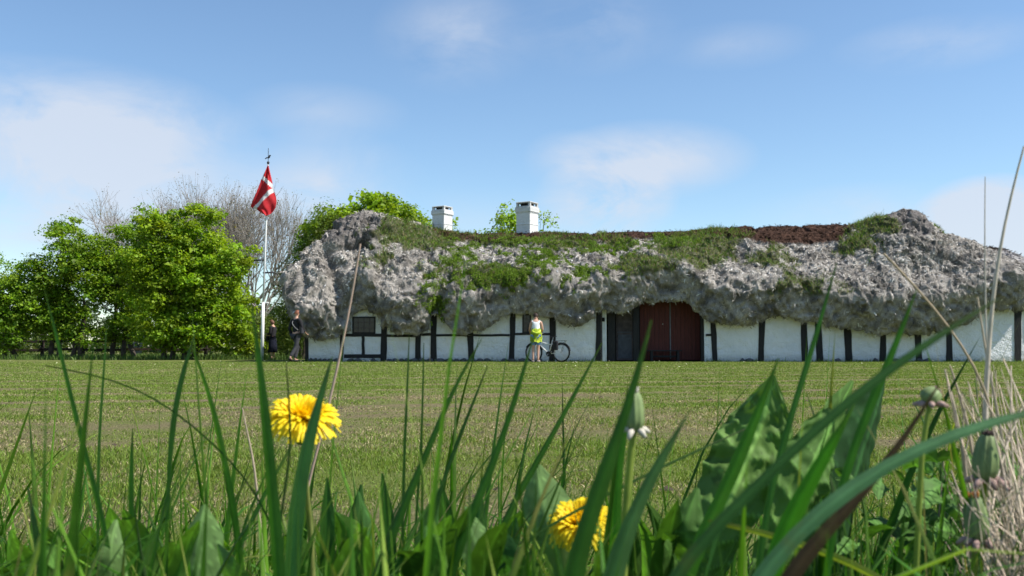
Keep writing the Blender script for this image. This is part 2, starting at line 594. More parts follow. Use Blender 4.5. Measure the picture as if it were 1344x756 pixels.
# two domed half-hip caps push the upper roof forward (left end and right wing)
def capw(px, w):
    return np.exp(-np.abs((P[:, :, 0] - X(px, 37)) / w) ** 2.6)
tt = np.linspace(0, 1, NT)[None, :]
front = (P[:, :, 1] < DR + .05)
up = sstep(.5, .85, tt) * (1 - sstep(.97, 1.0, tt) * .0)
c1 = np.exp(-np.abs((P[:, :, 0] - X(1198, 37)) / 1.3) ** 3.6) * up * front
P[:, :, 1] -= c1 * .75 * (1 - sstep(.9, 1.0, tt) * .35)
P[:, :, 2] += c1 * .44 * (1 - sstep(.93, 1, tt))
c2 = capw(488, 1.0) * up * front
P[:, :, 1] -= c2 * .5
P[:, :, 2] += c2 * .25 * (1 - sstep(.93, 1, tt))
Nn = grid_normals(P)
pf = P.reshape(-1, 3)
nf = Nn.reshape(-1, 3)
# --- patches on the roof: brown turf ridge, grass, moss (0..1 each), laid out in metres along the roof
def ell(cx, cy, rx, ry, p, D=37.6):
    x = (p[:, 0] - X(cx, D)) / (rx / 1300 * D); z = (p[:, 2] - Z(cy, D)) / (ry / 1300 * D)
    return 1 - np.sqrt(x * x + z * z)
pn = (fbm(pf, 1.6, 3, 71) - .5) * 1.5
pn2 = (fbm(pf, 4.5, 3, 72) - .5) * 1.3
def patches(p, nz1, nz2, t):
    gr = np.maximum.reduce([ell(560, 312, 75, 24, p), ell(520, 303, 30, 20, p), ell(650, 312, 60, 10, p) - .15,
                            ell(905, 330, 75, 30, p), ell(945, 308, 50, 16, p), ell(1150, 298, 28, 18, p), ell(640, 365, 90, 22, p) * .75, ell(840, 350, 60, 18, p) * .6,
                            ell(1000, 345, 45, 22, p) * .5, ell(1120, 320, 30, 26, p) * .5, ell(745, 320, 90, 20, p) * .5, ell(500, 345, 20, 20, p) * .4, ell(1040, 375, 60, 20, p) * .35, ell(1240, 300, 16, 10, p) * .8])
    g = sstep(.0, .22, gr + nz1 * .55 + nz2 * .5 - .06)
    ms = np.maximum.reduce([ell(655, 368, 95, 26, p), ell(600, 345, 40, 20, p), ell(575, 390, 28, 34, p) * .9, ell(700, 345, 60, 28, p) * .75, ell(775, 330, 90, 22, p) * .6, ell(880, 318, 50, 16, p) * .7,
                            ell(690, 318, 70, 10, p) * .8, ell(770, 365, 50, 20, p) * .5, ell(615, 322, 60, 12, p) * .5])
    mo = sstep(.0, .16, ms * .8 + nz2 * 1.15 + nz1 * .3 - .26)
    # brown peat / heather ridging
    rz = ridgef(np.clip(p[:, 0], -5.4, 15.9))
    px = p[:, 0] / 37.6 * 1300 + 672
    depth = np.interp(px, [560, 590, 700, 820, 930, 975, 1000, 1060, 1100, 1130], [0, .34, .36, .36, .2, .5, .74, .78, .7, 0])
    br = sstep(-.14, .02, (p[:, 2] - (rz - depth)) + nz2 * .22) * (depth > .05)
    return g, mo, br
# lumps of matted seaweed: from pillow size down to fistfuls
warp = np.stack([fbm(pf, 1.3, 2, 61), fbm(pf, 1.3, 2, 62), fbm(pf, 1.3, 2, 63)], 1) - .5
pw = pf + warp * .5
big = fbm(pw, .75, 2, 21) - .5
mid = 1 - np.abs(2 * fbm(pw, 1.9, 2, 31) - 1)
st = pw * np.array([1.0, 1.0, .62])
fine = 1 - np.abs(2 * vn(st, 6.5, 41) - 1)
fin2 = vn(st, 13, 43)
tf = np.broadcast_to(tt, (NS, NT)).reshape(-1)
inner = sstep(.0, .1, tf)
lower = sstep(.06, .2, tf) * (1 - sstep(.42, .62, tf))
disp = (big * .62 + (mid - .6) * .22 + (fine - .6) * .115 + (fin2 - .5) * .075) * inner
disp *= (1 - .35 * sstep(.9, 1.0, tf)) * (1 - .4 * lower)
# deep creases where the matted layers part: beside the gable window and under the woven cap
def crease(line, w, dpt, D=36.5):
    L_ = np.array([(X(a, D), Z(b, D)) for a, b in line]); best = np.full(len(pf), 9.)
    for a, b in zip(L_[:-1], L_[1:]):
        ab = b - a; q = pf[:, [0, 2]] - a
        t_ = np.clip((q @ ab) / (ab @ ab), 0, 1)
        best = np.minimum(best, np.linalg.norm(q - t_[:, None] * ab, axis=1))
    return -dpt * np.exp(-(best / w) ** 2) * (pf[:, 1] < DR)
disp += crease([(459, 418), (452, 385), (440, 352), (428, 332)], .22, .38)
disp += crease([(425, 330), (455, 327), (478, 318)], .10, .16)
disp += crease([(398, 400), (410, 375), (402, 355)], .16, .14) + crease([(505, 420), (495, 385), (508, 350)], .13, .12)
disp += crease([(573, 425), (578, 395), (590, 370)], .15, .22) + crease([(918, 400), (926, 380), (940, 360)], .14, .16) + crease([(790, 410), (800, 385)], .14, .18)
# vertical droop folds at the lower lip
fold = 1 - np.abs(2 * vn(pw * np.array([1, 1, .25]), 3.1, 47) - 1)
disp += lower * (fold - .5) * .10
bA0 = patches(pf, (fbm(pf, 1.6, 3, 71) - .5) * 1.5, (fbm(pf, 4.5, 3, 72) - .5) * 1.3, tf)[2]
disp = disp * (1 - .72 * bA0) + .03 * bA0
pf2 = pf + nf * disp[:, None]
# pits that reach deep between lumps
pit = (sstep(.64, .8, vn(pw, 3.4, 52)) * .12 + sstep(.62, .8, vn(pw, 7.5, 53)) * .07) * inner
pf2 -= nf * pit[:, None]

gA, mA, bA = patches(pf2, pn, pn2, tf)
bA = np.where(P[:, :, 1].reshape(-1) > DR + .4, 0, bA)
cap = np.maximum(c1, c2).reshape(-1)
capm = np.maximum(sstep(.0, .15, ell(1192, 288, 34, 30, pf)), sstep(0, .15, ell(466, 306, 44, 24, pf))) * (pf[:, 1] < DR + .3)
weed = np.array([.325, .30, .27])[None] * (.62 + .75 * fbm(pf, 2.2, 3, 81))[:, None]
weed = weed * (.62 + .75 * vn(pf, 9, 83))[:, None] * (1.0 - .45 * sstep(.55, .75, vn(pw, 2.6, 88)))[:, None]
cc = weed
cc = cc * (1 - capm[:, None]) + capm[:, None] * np.array([.17, .155, .145]) * (.6 + .8 * vn(pf * np.array([3, 1, .6]), 5, 84))[:, None]
cc = cc * (1 - .8 * mA[:, None]) + .8 * mA[:, None] * np.array([.10, .15, .025])
cc = cc * (1 - .85 * gA[:, None]) + .85 * gA[:, None] * np.array([.085, .09, .035])
cc = cc * (1 - bA[:, None]) + bA[:, None] * np.array([.060, .032, .022]) * (.6 + .9 * vn(pf, 8, 85))[:, None]

# flakes: torn strands and curls of seaweed over the surface (same mesh as the thatch)
def flakes(P3, N3, sel, count, size, colv, lift=.03, down=1.0, wr=(.16, .42)):
    idx = rng.choice(sel, count)
    p = P3[idx] + rng.normal(0, .02, (count, 3))
    n = N3[idx]
    dwn = np.array([0, 0, -1.0]) - n * (-n[:, 2:3])
    dwn /= np.maximum(np.linalg.norm(dwn, axis=1, keepdims=True), 1e-6)
    sd = np.cross(n, dwn)
    a = rng.normal(0, .75, count) + rng.choice([-.5, .35, .8], count) * down
    d1 = dwn * np.cos(a)[:, None] + sd * np.sin(a)[:, None]
    d2 = np.cross(n, d1)
    tilt = rng.normal(.16, .26, count)[:, None]
    dd = d1 * np.cos(tilt) + n * np.sin(tilt)
    roll = rng.normal(0, .6, count)[:, None]
    ww = d2 * np.cos(roll) + n * np.sin(roll)
    l = size * np.minimum(rng.lognormal(0, .45, count), 2.2)[:, None]
    w = l * rng.uniform(wr[0], wr[1], (count, 1))
    base = p + n * (rng.uniform(-.03, lift, (count, 1)))
    bend = n * (l * rng.normal(-.12, .18, (count, 1)))
    v = np.stack([base - ww * w * .45, base + ww * w * .45,
                  base + dd * l * .5 + ww * w * .5 + bend * .2 + n * l * .06, base + dd * l * .5 - ww * w * .5 + bend * .2 + n * l * .06,
                  base + dd * l + ww * w * .15 + bend, base + dd * l - ww * w * .2 + bend], 1)
    k = np.arange(count)[:, None] * 6
    F = np.concatenate([k + np.array([[0, 1, 2, 3]]), k + np.array([[3, 2, 4, 5]])])
    c = colv[idx] * rng.choice([.5, .8, 1.0, 1.3], (count, 1)) * rng.uniform(.8, 1.2, (count, 1))
    return v.reshape(-1, 3), F, np.repeat(c, 6, axis=0)

i = np.arange(NS * NT).reshape(NS, NT)
inx = np.roll(i, -1, 0)
Fg = np.stack([i[:, :-1].ravel(), inx[:, :-1].ravel(), inx[:, 1:].ravel(), i[:, 1:].ravel()], 1)
P2 = pf2.reshape(NS, NT, 3)
N2 = grid_normals(P2).reshape(-1, 3)
area = np.linalg.norm(np.cross(np.roll(P2, -1, 0) - P2, np.concatenate([P2[:, 1:] - P2[:, :-1], np.zeros((NS, 1, 3))], 1)), axis=2).ravel()
vis = (pf2[:, 1] < DR + .15) & (pf2[:, 0] < 19.9)
pr = area * vis
def pick(weight, n):
    w_ = np.maximum(pr * weight, 0); w_ = w_ / w_.sum()
    return rng.choice(len(w_), n, p=w_)
uplit = .10 + .90 * sstep(.34, .55, tf + .25 * (fbm(pf, 1.5, 2, 99) - .5))  # pale flakes thin out toward the lip, sunlit top put into colour
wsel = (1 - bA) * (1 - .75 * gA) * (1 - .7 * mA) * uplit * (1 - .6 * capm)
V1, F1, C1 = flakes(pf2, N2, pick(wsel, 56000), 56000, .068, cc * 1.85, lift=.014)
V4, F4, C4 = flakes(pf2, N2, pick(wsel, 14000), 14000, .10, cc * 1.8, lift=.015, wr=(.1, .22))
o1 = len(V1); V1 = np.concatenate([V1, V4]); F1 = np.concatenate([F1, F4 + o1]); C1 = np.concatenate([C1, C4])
V2, F2, C2 = flakes(pf2, N2, pick((1 - bA) * (1 - .8 * gA) * sstep(.05, .15, tf) * (1 - sstep(.4, .6, tf)), 24000), 24000, .08, cc * 1.0, lift=.015, down=.0, wr=(.08, .2))  # duller flakes on the lower lip, its shade put into their colour
V3, F3, C3 = flakes(pf2, N2, pick(bA, 14000), 14000, .06, cc, lift=.03)
n0 = len(pf2)
o1 = n0; o2 = o1 + len(V1); o3 = o2 + len(V2)
mr = M('seaweed_thatch', .92)
mr.p.inputs['Specular IOR Level'].default_value = .12
rc = mr.attr()
rn = mr.noise(26, 5, .7); rn2 = mr.noise(70, 3, .7)
rc2 = mr.mix(.85, rc, mr.ramp(rn, [(.3, (.55, .55, .55)), (.52, (1, 1, 1)), (.72, (1.5, 1.48, 1.48))]), 'MULTIPLY')
mr.color(rc2)
mr.bump(mr.math('ADD', rn, mr.math('MULTIPLY', rn2, .5)), .9, .05)
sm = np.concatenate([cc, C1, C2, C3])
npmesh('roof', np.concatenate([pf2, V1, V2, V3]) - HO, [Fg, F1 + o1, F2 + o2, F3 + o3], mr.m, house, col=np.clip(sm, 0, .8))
roof = COL.objects['roof']

# --- roof grass and moss, parts of the roof
def blades(base, nrm, length, width, cols, lean=.35, segs=2, dirs=None):
    """thin tapering blades, 5 verts each (2 segs)"""
    n = len(base)
    up = nrm + rng.normal(0, lean, (n, 3)); up[:, 2] += .35
    up /= np.linalg.norm(up, axis=1, keepdims=True)
    ang = rng.uniform(0, 2 * math.pi, n)
    h = np.stack([np.cos(ang), np.sin(ang), np.zeros(n)], 1)
    side = np.cross(up, h); side /= np.maximum(np.linalg.norm(side, axis=1, keepdims=True), 1e-6)
    if dirs is None:
        droop = np.stack([np.cos(ang + 1), np.sin(ang + 1), -.35 * np.ones(n)], 1)
    else: droop = dirs
    L = length[:, None]; w = width[:, None] * .5
    bend = droop * L * rng.uniform(.05, .5, (n, 1))
    a = base; b = base + up * L * .55 + bend * .25; c = base + up * L * .92 + bend
    v = np.stack([a - side * w, a + side * w, b + side * w * .85, b - side * w * .85, c], 1).reshape(-1, 3)
    k = np.arange(n)[:, None] * 5
    return v, [k + np.array([[0, 1, 2, 3]]), k + np.array([[3, 2, 4]])], np.repeat(cols, 5, axis=0)

GRASSM = foliage_mat('grass_blade_green', .55, .3)
ng = 34000
gi = pick(gA, ng)
gc = np.where(rng.random((ng, 1)) < .78, np.array([[.12, .20, .035]]), np.array([[.28, .23, .11]])) * rng.uniform(.5, 1.5, (ng, 1))
tall = .6 + .8 * vn(pf2[gi], 1.3, 91)
v, f, c = blades(pf2[gi] - N2[gi] * .02, N2[gi] * .5 + np.array([0, 0, .6]), rng.lognormal(-1.98, .35, ng) * tall, rng.uniform(.008, .02, ng), gc, .3)
go = npmesh('roof_grass', v - HO, f, GRASSM, roof, col=c); go['kind'] = 'stuff'
nm = 55000
mi_ = pick(mA * (.3 + vn(pf2, 3.5, 95)), nm)
mc = np.array([[.17, .26, .03]]) * rng.uniform(.45, 1.5, (nm, 1)) * np.array([[1, 1, 1]])
mp = pf2[mi_] + N2[mi_] * (sstep(.35, .75, vn(pf2[mi_], 4.5, 96)) * .09)[:, None] + rng.normal(0, .015, (nm, 3))
v, f, c = blades(mp, N2[mi_], rng.uniform(.02, .055, nm), rng.uniform(.015, .03, nm), mc, .7)
mo_ = npmesh('roof_moss', v - HO, f, GRASSM, roof, col=c); mo_['kind'] = 'stuff'

# --- walls
YW = 36.0
def wx(px): return X(px, YW)
def wz(py): return Z(py, YW)
bm = bmesh.new()
WT = 2.55
box(bm, wx(403), wx(796), YW, YW + .3, 0, WT)
box(bm, wx(924), wx(1341), YW, YW + .3, 0, WT)
box(bm, wx(403), wx(403) + .3, YW + .3, 41.6, 0, WT)
box(bm, wx(1341) - .3, wx(1341), YW + .3, 41.6, 0, WT)
box(bm, wx(403) + .3, wx(1341) - .3, 41.3, 41.6, 0, WT)
hobj('wall', bm, WHITE)
bm = bmesh.new()
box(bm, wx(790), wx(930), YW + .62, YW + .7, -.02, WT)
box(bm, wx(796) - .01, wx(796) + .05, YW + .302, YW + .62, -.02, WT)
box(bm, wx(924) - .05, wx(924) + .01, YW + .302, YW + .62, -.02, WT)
hobj('porch_recess', bm, DARK)  # recess lining near black, shade under the overhang put into its colour
posts = [(403, 5, 445), (449, 5, 445), (477, 4, 0), (504, 8, 435), (549, 7, 430), (569, 8, 415), (618, 8, 415), (672, 7, 405), (725, 8, 400), (785, 7, 395), (937, 7, 410),
         (999, 8, 410), (1055, 8, 405), (1074, 8, 410), (1112, 9, 420), (1158, 8, 420), (1204, 8, 420), (1245, 8, 420), (1335, 9, 395)]
for k, (px, wpx, top) in enumerate(posts):
    w = wpx / 1300 * YW
    x = wx(px)
    bm = bmesh.new()
    if px == 477: z0, z1 = wz(467), wz(441)
    else: z0, z1 = .02, 2.4
    n = 6
    tl = random.uniform(-.05, .05)
    prev = None
    for j in range(n):
        z = z0 + (z1 - z0) * j / (n - 1)
        ww = w * random.uniform(.44, .56)
        cx = x + tl * (z - .7) + random.uniform(-.012, .012)
        ring = [bm.verts.new((cx - ww, YW - .022, z)), bm.verts.new((cx + ww, YW - .022, z)), bm.verts.new((cx + ww, YW + .1, z)), bm.verts.new((cx - ww, YW + .1, z))]
        if prev:
            for q in range(4): bm.faces.new((prev[q], prev[(q + 1) % 4], ring[(q + 1) % 4], ring[q]))
        else: bm.faces.new(ring[::-1])
        prev = ring
    bm.faces.new(prev)
    hobj('post', bm, TIMBER)
beams = [(452, 501, 440, 4), (508, 546, 440.5, 3.5), (552.5, 565.5, 439, 3.5), (572.5, 614.5, 440, 3), (621.5, 669, 440, 3), (675, 721.5, 438.5, 3), (452, 500.5, 467.5, 5), (926, 934, 440, 3)]
for (a, b, y, h) in beams:
    bm = bmesh.new()
    hz = h / 1300 * YW / 2
    n = 5
    prev = None
    xa, xb = wx(a), wx(b)
    for j in range(n):
        xx = xa + (xb - xa) * j / (n - 1); zz = wz(y) + random.uniform(-.012, .012)
        ring = [bm.verts.new((xx, YW - .018, zz - hz)), bm.verts.new((xx, YW - .018, zz + hz)), bm.verts.new((xx, YW + .1, zz + hz)), bm.verts.new((xx, YW + .1, zz - hz))]
        if prev:
            for q in range(4): bm.faces.new((prev[q], prev[(q + 1) % 4], ring[(q + 1) % 4], ring[q]))
        else: bm.faces.new(ring[::-1])
        prev = ring
    bm.faces.new(prev)
    hobj('beam', bm, TIMBER)
# footing stones
for (a, b) in [(404, 500), (508, 570), (573, 668), (680, 720), (944, 990), (1008, 1048), (1060, 1100), (1120, 1330)]:
    x = a
    k = 0
    while x < b:
        w = random.uniform(6, 13)
        if random.random() < (.9 if a < 680 else .3):
            bm = bmesh.new()
            g = bmesh.ops.create_icosphere(bm, subdivisions=2, radius=1)
            s = random.random() * 50
            for v_ in bm.verts:
                n_ = 1 + .18 * math.sin(v_.co.x * 3 + s) * math.cos(v_.co.z * 4 + s * 2)
                v_.co = Vector((v_.co.x * w / 1300 * 36 * .5 * n_, v_.co.y * .10 * n_, v_.co.z * random.uniform(.97, 1.0) * .10 * n_))
            bmesh.ops.translate(bm, verts=bm.verts, vec=(wx(x + w / 2), YW - .03, .03))
            hobj('footing_stone', bm, STONE, smooth=True)
        x += w * .98
# windows
def window(px0, px1, py0, py1, cols, rows, label=None):
    x0, x1, z0, z1 = wx(px0), wx(px1), wz(py1), wz(py0)
    fw = .055
    bm = bmesh.new()
    box(bm, x0, x0 + fw, YW - .02, YW + .05, z0, z1)
    box(bm, x1 - fw, x1, YW - .02, YW + .05, z0, z1)
    box(bm, x0 + fw, x1 - fw, YW - .02, YW + .05, z1 - fw, z1)
    box(bm, x0 + fw, x1 - fw, YW - .028, YW + .05, z0, z0 + fw)
    f = hobj('window', bm, TIMBER)
    bm = bmesh.new()
    box(bm, x0 + fw, x1 - fw, YW - .006, YW + .01, z0 + fw, z1 - fw)
    pane = hobj('pane', bm, GLASS); pane.parent = f
    pane.matrix_parent_inverse = Matrix()
    bm = bmesh.new()
    for c_ in range(1, cols):
        xx = x0 + (x1 - x0) * c_ / cols
        box(bm, xx - .013, xx + .013, YW - .016, YW + .004, z0 + fw, z1 - fw)
    for r_ in range(1, rows):
        zz = z0 + (z1 - z0) * r_ / rows
        box(bm, x0 + fw, x1 - fw, YW - .0135, YW + .002, zz - .011, zz + .011)
    mu = hobj('glazing_bars', bm, GREYWOOD); mu.parent = f
window(462.5, 493, 415.5, 438, 4, 3)
window(685.5, 697, 412, 437.5, 2, 4)
# doors in the recess
YD = YW + .55
def dx(px): return X(px, YD)
dt_ = 2.35
for (a, b, nm_) in ((839.5, 878.3, 'door'), (880, 919.5, 'door')):
    bm = bmesh.new(); 
    n = 6
    for j in range(n):
        xa = dx(a) + (dx(b) - dx(a)) * j / n; xb = dx(a) + (dx(b) - dx(a)) * (j + 1) / n
        box(bm, xa + .003, xb - .003, YD - .04 - random.uniform(0, .006), YD, .06, dt_)
    dr = hobj(nm_, bm, REDWOOD)
    if a < 850:
        for (px, py, r_) in ((869.5, 425.5, .018),):
            bm = bmesh.new(); ball(bm, (dx(px), YD - .07, Z(py, YD)), r_); h = hobj('door_knob', bm, PALEWOOD); h.parent = dr
bm = bmesh.new(); box(bm, dx(879.2) - .02, dx(879.2) + .02, YD - .075, YD - .042, .1, dt_); hobj('door_batten', bm, simple('grey_batten', (.12, .12, .13), .6))
bm = bmesh.new(); box(bm, dx(808.5), dx(830), YD - .04, YD, .05, dt_); d3 = hobj('side_door', bm, GREYWOOD)
bm = bmesh.new(); box(bm, dx(810), dx(829), YD - .055, YD - .04, Z(436, YD) - .02, Z(436, YD) + .02)
box(bm, dx(811), dx(828.5), YD - .05, YD - .042, .12, Z(438, YD) - .03); h = hobj('door_panel', bm, simple('bluegrey_panel', (.07, .075, .09), .7)); h.parent = d3
for (a, b, y, mat, nm_) in ((790.5, 794.5, YW - .03, PALEWOOD, 'white_jamb'), (798, 807.5, YW + .1, TIMBER, 'door_jamb'), (831, 839, YW + .12, TIMBER, 'door_jamb'), (919.7, 924.2, YW + .02, TIMBER, 'door_jamb')):
    bm = bmesh.new(); box(bm, X(a, y), X(b, y), y, y + .1, .02, 2.32, .004); hobj(nm_, bm, mat)
bm = bmesh.new(); box(bm, X(788.5, YW), X(790.3, YW), YW - .02, YW + .05, .02, 2.3); hobj('brown_board', bm, GREYWOOD)
bm = bmesh.new(); box(bm, X(792, 35.9) - .05, X(792, 35.9) + .05, YW - .09, YW - .032, Z(422, 36), Z(417, 36), .006); hobj('wall_lamp', bm, DARK)

# chimneys
mb = M('whitewashed_brick', .85)
bk = mb.n('ShaderNodeTexBrick'); bk.inputs['Scale'].default_value = 6.5; bk.inputs['Mortar Size'].default_value = .02
mpb = mb.n('ShaderNodeMapping'); mpb.inputs['Rotation'].default_value = (R(90), 0, 0); mb.l(mb.obj(), mpb.inputs['Vector']); mb.l(mpb.outputs[0], bk.inputs['Vector'])
for nm0, v0 in (('Color1', .72), ('Color2', .64), ('Mortar', .58)): bk.inputs[nm0].default_value = (v0, v0, v0 * .99, 1)
sp = mb.n('ShaderNodeSeparateXYZ'); mb.l(mb.obj(), sp.inputs[0])
soot = mb.math('MULTIPLY', mb.math('MULTIPLY', mb.math('SUBTRACT', sp.outputs[2], 5.75), 2.2, clamp=True), mb.noise(9, 5, .7), clamp=True)
blot = mb.math('MULTIPLY', mb.math('SUBTRACT', mb.noise(5, 6, .7), .52, clamp=True), 3.5, clamp=True)
mb.color(mb.mix(blot, mb.mix(soot, bk.outputs['Color'], (.22, .21, .2)), (.46, .45, .42)))
mb.bump(mb.math('ADD', bk.outputs['Fac'], mb.noise(30, 4)), .5, .012)
BRICKW = mb.m
def chimney(px, base_py, top_py, wpx, D):
    c = W(px, base_py, D)
    s = wpx / 1300 * D
    H_ = Z(top_py, D) - Z(base_py, D)
    bm = bmesh.new()
    w = s * .5 / 1.30
    def lay(wk, z0, z1, b=.01): box(bm, -w * wk, w * wk, -w * wk, w * wk, z0, z1, b)
    # flared foot
    for j in range(5):
        t = j / 5
        lay(1.22 - .2 * t ** .5, -.25 + .55 * H_ * .35 * 0 + j * H_ * .055, -.2 + (j + 1) * H_ * .055 + .02)
    lay(1.0, -.4, H_ * .66)
    lay(1.05, H_ * .30, H_ * .33)
    lay(1.05, H_ * .655, H_ * .69); lay(1.13, H_ * .688, H_ * .83); lay(1.05, H_ * .828, H_ * .87)
    for sx in (-1, 1):
        for sy in (-1, 1):
            box(bm, *sorted((sx * w * 1.0, sx * w * .72)), *sorted((sy * w * 1.0, sy * w * .72)), H_ * .868, H_ * .965)
    lay(1.04, H_ * .96, H_, .015)
    r = Matrix.Rotation(R(-32), 4, 'Z')
    bmesh.ops.transform(bm, matrix=r, verts=bm.verts)
    bmesh.ops.translate(bm, verts=bm.verts, vec=c)
    ch = hobj('chimney', bm, BRICKW)
    bm = bmesh.new()
    box(bm, -w * .6, w * .6, -w * .6, w * .6, H_ * .7, H_ * .95)
    bmesh.ops.transform(bm, matrix=r, verts=bm.verts); bmesh.ops.translate(bm, verts=bm.verts, vec=c)
    fl = hobj('flue', bm, DARK); fl.parent = ch
chimney(580.5, 306, 271.5, 25, DR + .3)
chimney(692, 309, 266, 27.5, DR + .2)

# --- rear wing, its roof seen past the right end
wing = [None]
def e2(x): return np.full_like(x, 2.15)
def r2(x): return np.interp(x, [17, 21.6, 22.2], [Z(317, 46), Z(318, 46), Z(325, 46)])
PB, EB, ew2, bk2 = roof_surface(15.0, 24.6, 43.4, 51, 46.2, 16.5, 22.1, 1.1, e2, r2, ds=.06, nt=80, k_end=2.0, k_end_r=2.0, endeave=(2.0, 2.0))
NB = grid_normals(PB); pb = PB.reshape(-1, 3); nb = NB.reshape(-1, 3)
db = (fbm(pb, .9, 2, 5) - .5) * .35 + (fbm(pb, 3, 3, 6) - .5) * .25
pb = pb + nb * db[:, None]
ns, nt2 = PB.shape[:2]
i = np.arange(ns * nt2).reshape(ns, nt2); inx = np.roll(i, -1, 0)
FB = np.stack([i[:, :-1].ravel(), inx[:, :-1].ravel(), inx[:, 1:].ravel(), i[:, 1:].ravel()], 1)
cb = np.array([[.36, .34, .335]]) * (.6 + .8 * fbm(pb, 2.5, 3, 8))[:, None]
top = sstep(-.30, -.1, pb[:, 2] - Z(325, 46))[:, None]
cb = cb * (1 - top) + top * np.array([[.07, .045, .03]])
sel = np.where(pb[:, 1] < 46.3)[0]
VB, FB2, CB2 = flakes(pb, grid_normals(pb.reshape(ns, nt2, 3)).reshape(-1, 3), sel, 12000, .09, cb)
npmesh('wing_roof', np.concatenate([pb, VB]) - HO, [FB, FB2 + len(pb)], mr.m, house, col=np.concatenate([cb, CB2]))
bm = bmesh.new(); box(bm, 15.6, 23.9, 44.2, 50.2, 0, 2.9); hobj('wing_wall', bm, WHITE)

# --- bench at the doors
def bench():
    b = thing('bench', 'low dark wooden bench standing in front of the red doors', 'bench', (X(872, 36.15), 36.2, 0))
    bm = bmesh.new(); box(bm, -.62, .62, -.16, -.02, .38, .42, .006); box(bm, -.62, .62, .0, .14, .38, .42, .006); bmobj('seat', bm, TIMBER, b)
    for x in (-.48, .48):
        bm = bmesh.new(); box(bm, x - .04, x + .04, -.14, .12, 0, .38, .006); bmobj('leg', bm, TIMBER, b)
    bm = bmesh.new(); box(bm, -.44, .44, -.03, .01, .16, .22); bmobj('stretcher', bm, TIMBER, b)
bench()
# ---------------------------------------------------------------- mown lawn (short blades, thinning with distance)
def lawn():
    LB, LN, LL, LW, LC = [], [], [], [], []
    for (y0, y1, dens, wmul) in ((1.25, 2.4, 17000, 1.0), (2.4, 4, 11000, 1.25), (4, 7, 5600, 1.7), (7, 12, 2400, 2.6), (12, 20, 900, 4.2), (20, 35.8, 300, 7)):
        A = .58 * 2 * (y1 ** 2 - y0 ** 2) / 2 + .4 * (y1 - y0)
        n = int(A * dens)
        y = np.sqrt(rng.uniform(y0 ** 2, y1 ** 2, n))
        x = rng.uniform(-1, 1, n) * (y * .56 + .25)
        d = dryness(x, y)
        p = np.stack([x, y, 0 * x], 1)
        keep = rng.random(n) > d * .30
        x, y, d, p = x[keep], y[keep], d[keep], p[keep]
        n = len(x)
        z = bank(x, y)
        dry = rng.random(n) < np.clip(d * 1.05 + .09, 0, .9)
        g = np.array([[.14, .21, .036]]) * rng.uniform(.55, 1.5, (n, 1)) + np.array([[.04, .02, .0]]) * rng.random((n, 1))
        s = np.array([[.40, .335, .19]]) * rng.uniform(.35, 1.35, (n, 1))
        c = np.where(dry[:, None], s, g)
        L = rng.uniform(.014, .034, n) * (.75 + .5 * vn(p, 1.8, 12)) * np.where(dry, .8, 1) * (1 - .35 * d)
        LB.append(np.stack([x, y, z - .002], 1)); LL.append(L); LC.append(c)
        LW.append(rng.uniform(.0013, .0030, n) * wmul)
        nn = np.zeros((n, 3)); nn[:, 2] = 1
        nn += np.where(dry[:, None], rng.normal(0, 1.1, (n, 3)), 0) * np.array([1, 1, .2])
        LN.append(nn)
    b = np.concatenate(LB); v, f, c = blades(b, np.concatenate(LN), np.concatenate(LL), np.concatenate(LW), np.concatenate(LC), .45)
    o = npmesh('mown_lawn_grass', v, f, GRASSM, col=c)
    add_props(o, 'short mown lawn grass with straw-coloured dry patches', 'grass', kind='stuff')
    # longer wisps the mower leaves along the wall foot and under the posts
    n = 5200
    x = rng.uniform(-8.2, 19.5, n); y = 35.97 - np.abs(rng.normal(0, .13, n))
    k = (rng.random(n) < .25 + .9 * vn(np.stack([x, x * 0, x * 0], 1), 2.3, 8)) & ~((x > 3.4) & (x < 7.0))
    x, y = x[k], y[k]; n = len(x)
    v, f, c = blades(np.stack([x, y, 0 * x], 1), np.tile([[0, 0, 1.]], (n, 1)), rng.lognormal(-2.5, .45, n), rng.uniform(.006, .014, n), np.array([[.11, .18, .03]]) * rng.uniform(.5, 1.4, (n, 1)), .4)
    add_props(npmesh('wall_foot_grass', v, f, GRASSM, col=c), 'longer unmown grass wisps along the foot of the farmhouse wall', 'grass', kind='stuff')
    # worm casts and scalped clods in the dry band
    n = 900
    y = rng.uniform(2.2, 11, n); x = rng.uniform(-1, 1, n) * y * .55
    k = rng.random(n) < dryness(x, y)
    x, y = x[k], y[k]; n = len(x)
    r = rng.lognormal(-5.1, .45, n)
    t = np.array([[1, 0, 0], [-.5, .87, 0], [-.5, -.87, 0], [0, 0, .8]])
    an = rng.uniform(0, 6.28, n)
    vv = []
    for q in t:
        vv.append(np.stack([x + r * (q[0] * np.cos(an) - q[1] * np.sin(an)) * 1.6, y + r * (q[0] * np.sin(an) + q[1] * np.cos(an)), bank(x, y) + .008 + q[2] * r], 1))
    V = np.stack(vv, 1).reshape(-1, 3)
    kk = np.arange(n)[:, None] * 4
    F = np.concatenate([kk + np.array([[0, 1, 3]]), kk + np.array([[1, 2, 3]]), kk + np.array([[2, 0, 3]])])
    o = npmesh('soil_crumbs', V, F, simple('dark_soil', (.055, .04, .028), .95, .3), smooth=True)
    add_props(o, 'dark crumbs of soil scattered on the bare patches of the lawn', 'soil', kind='stuff')
lawn()

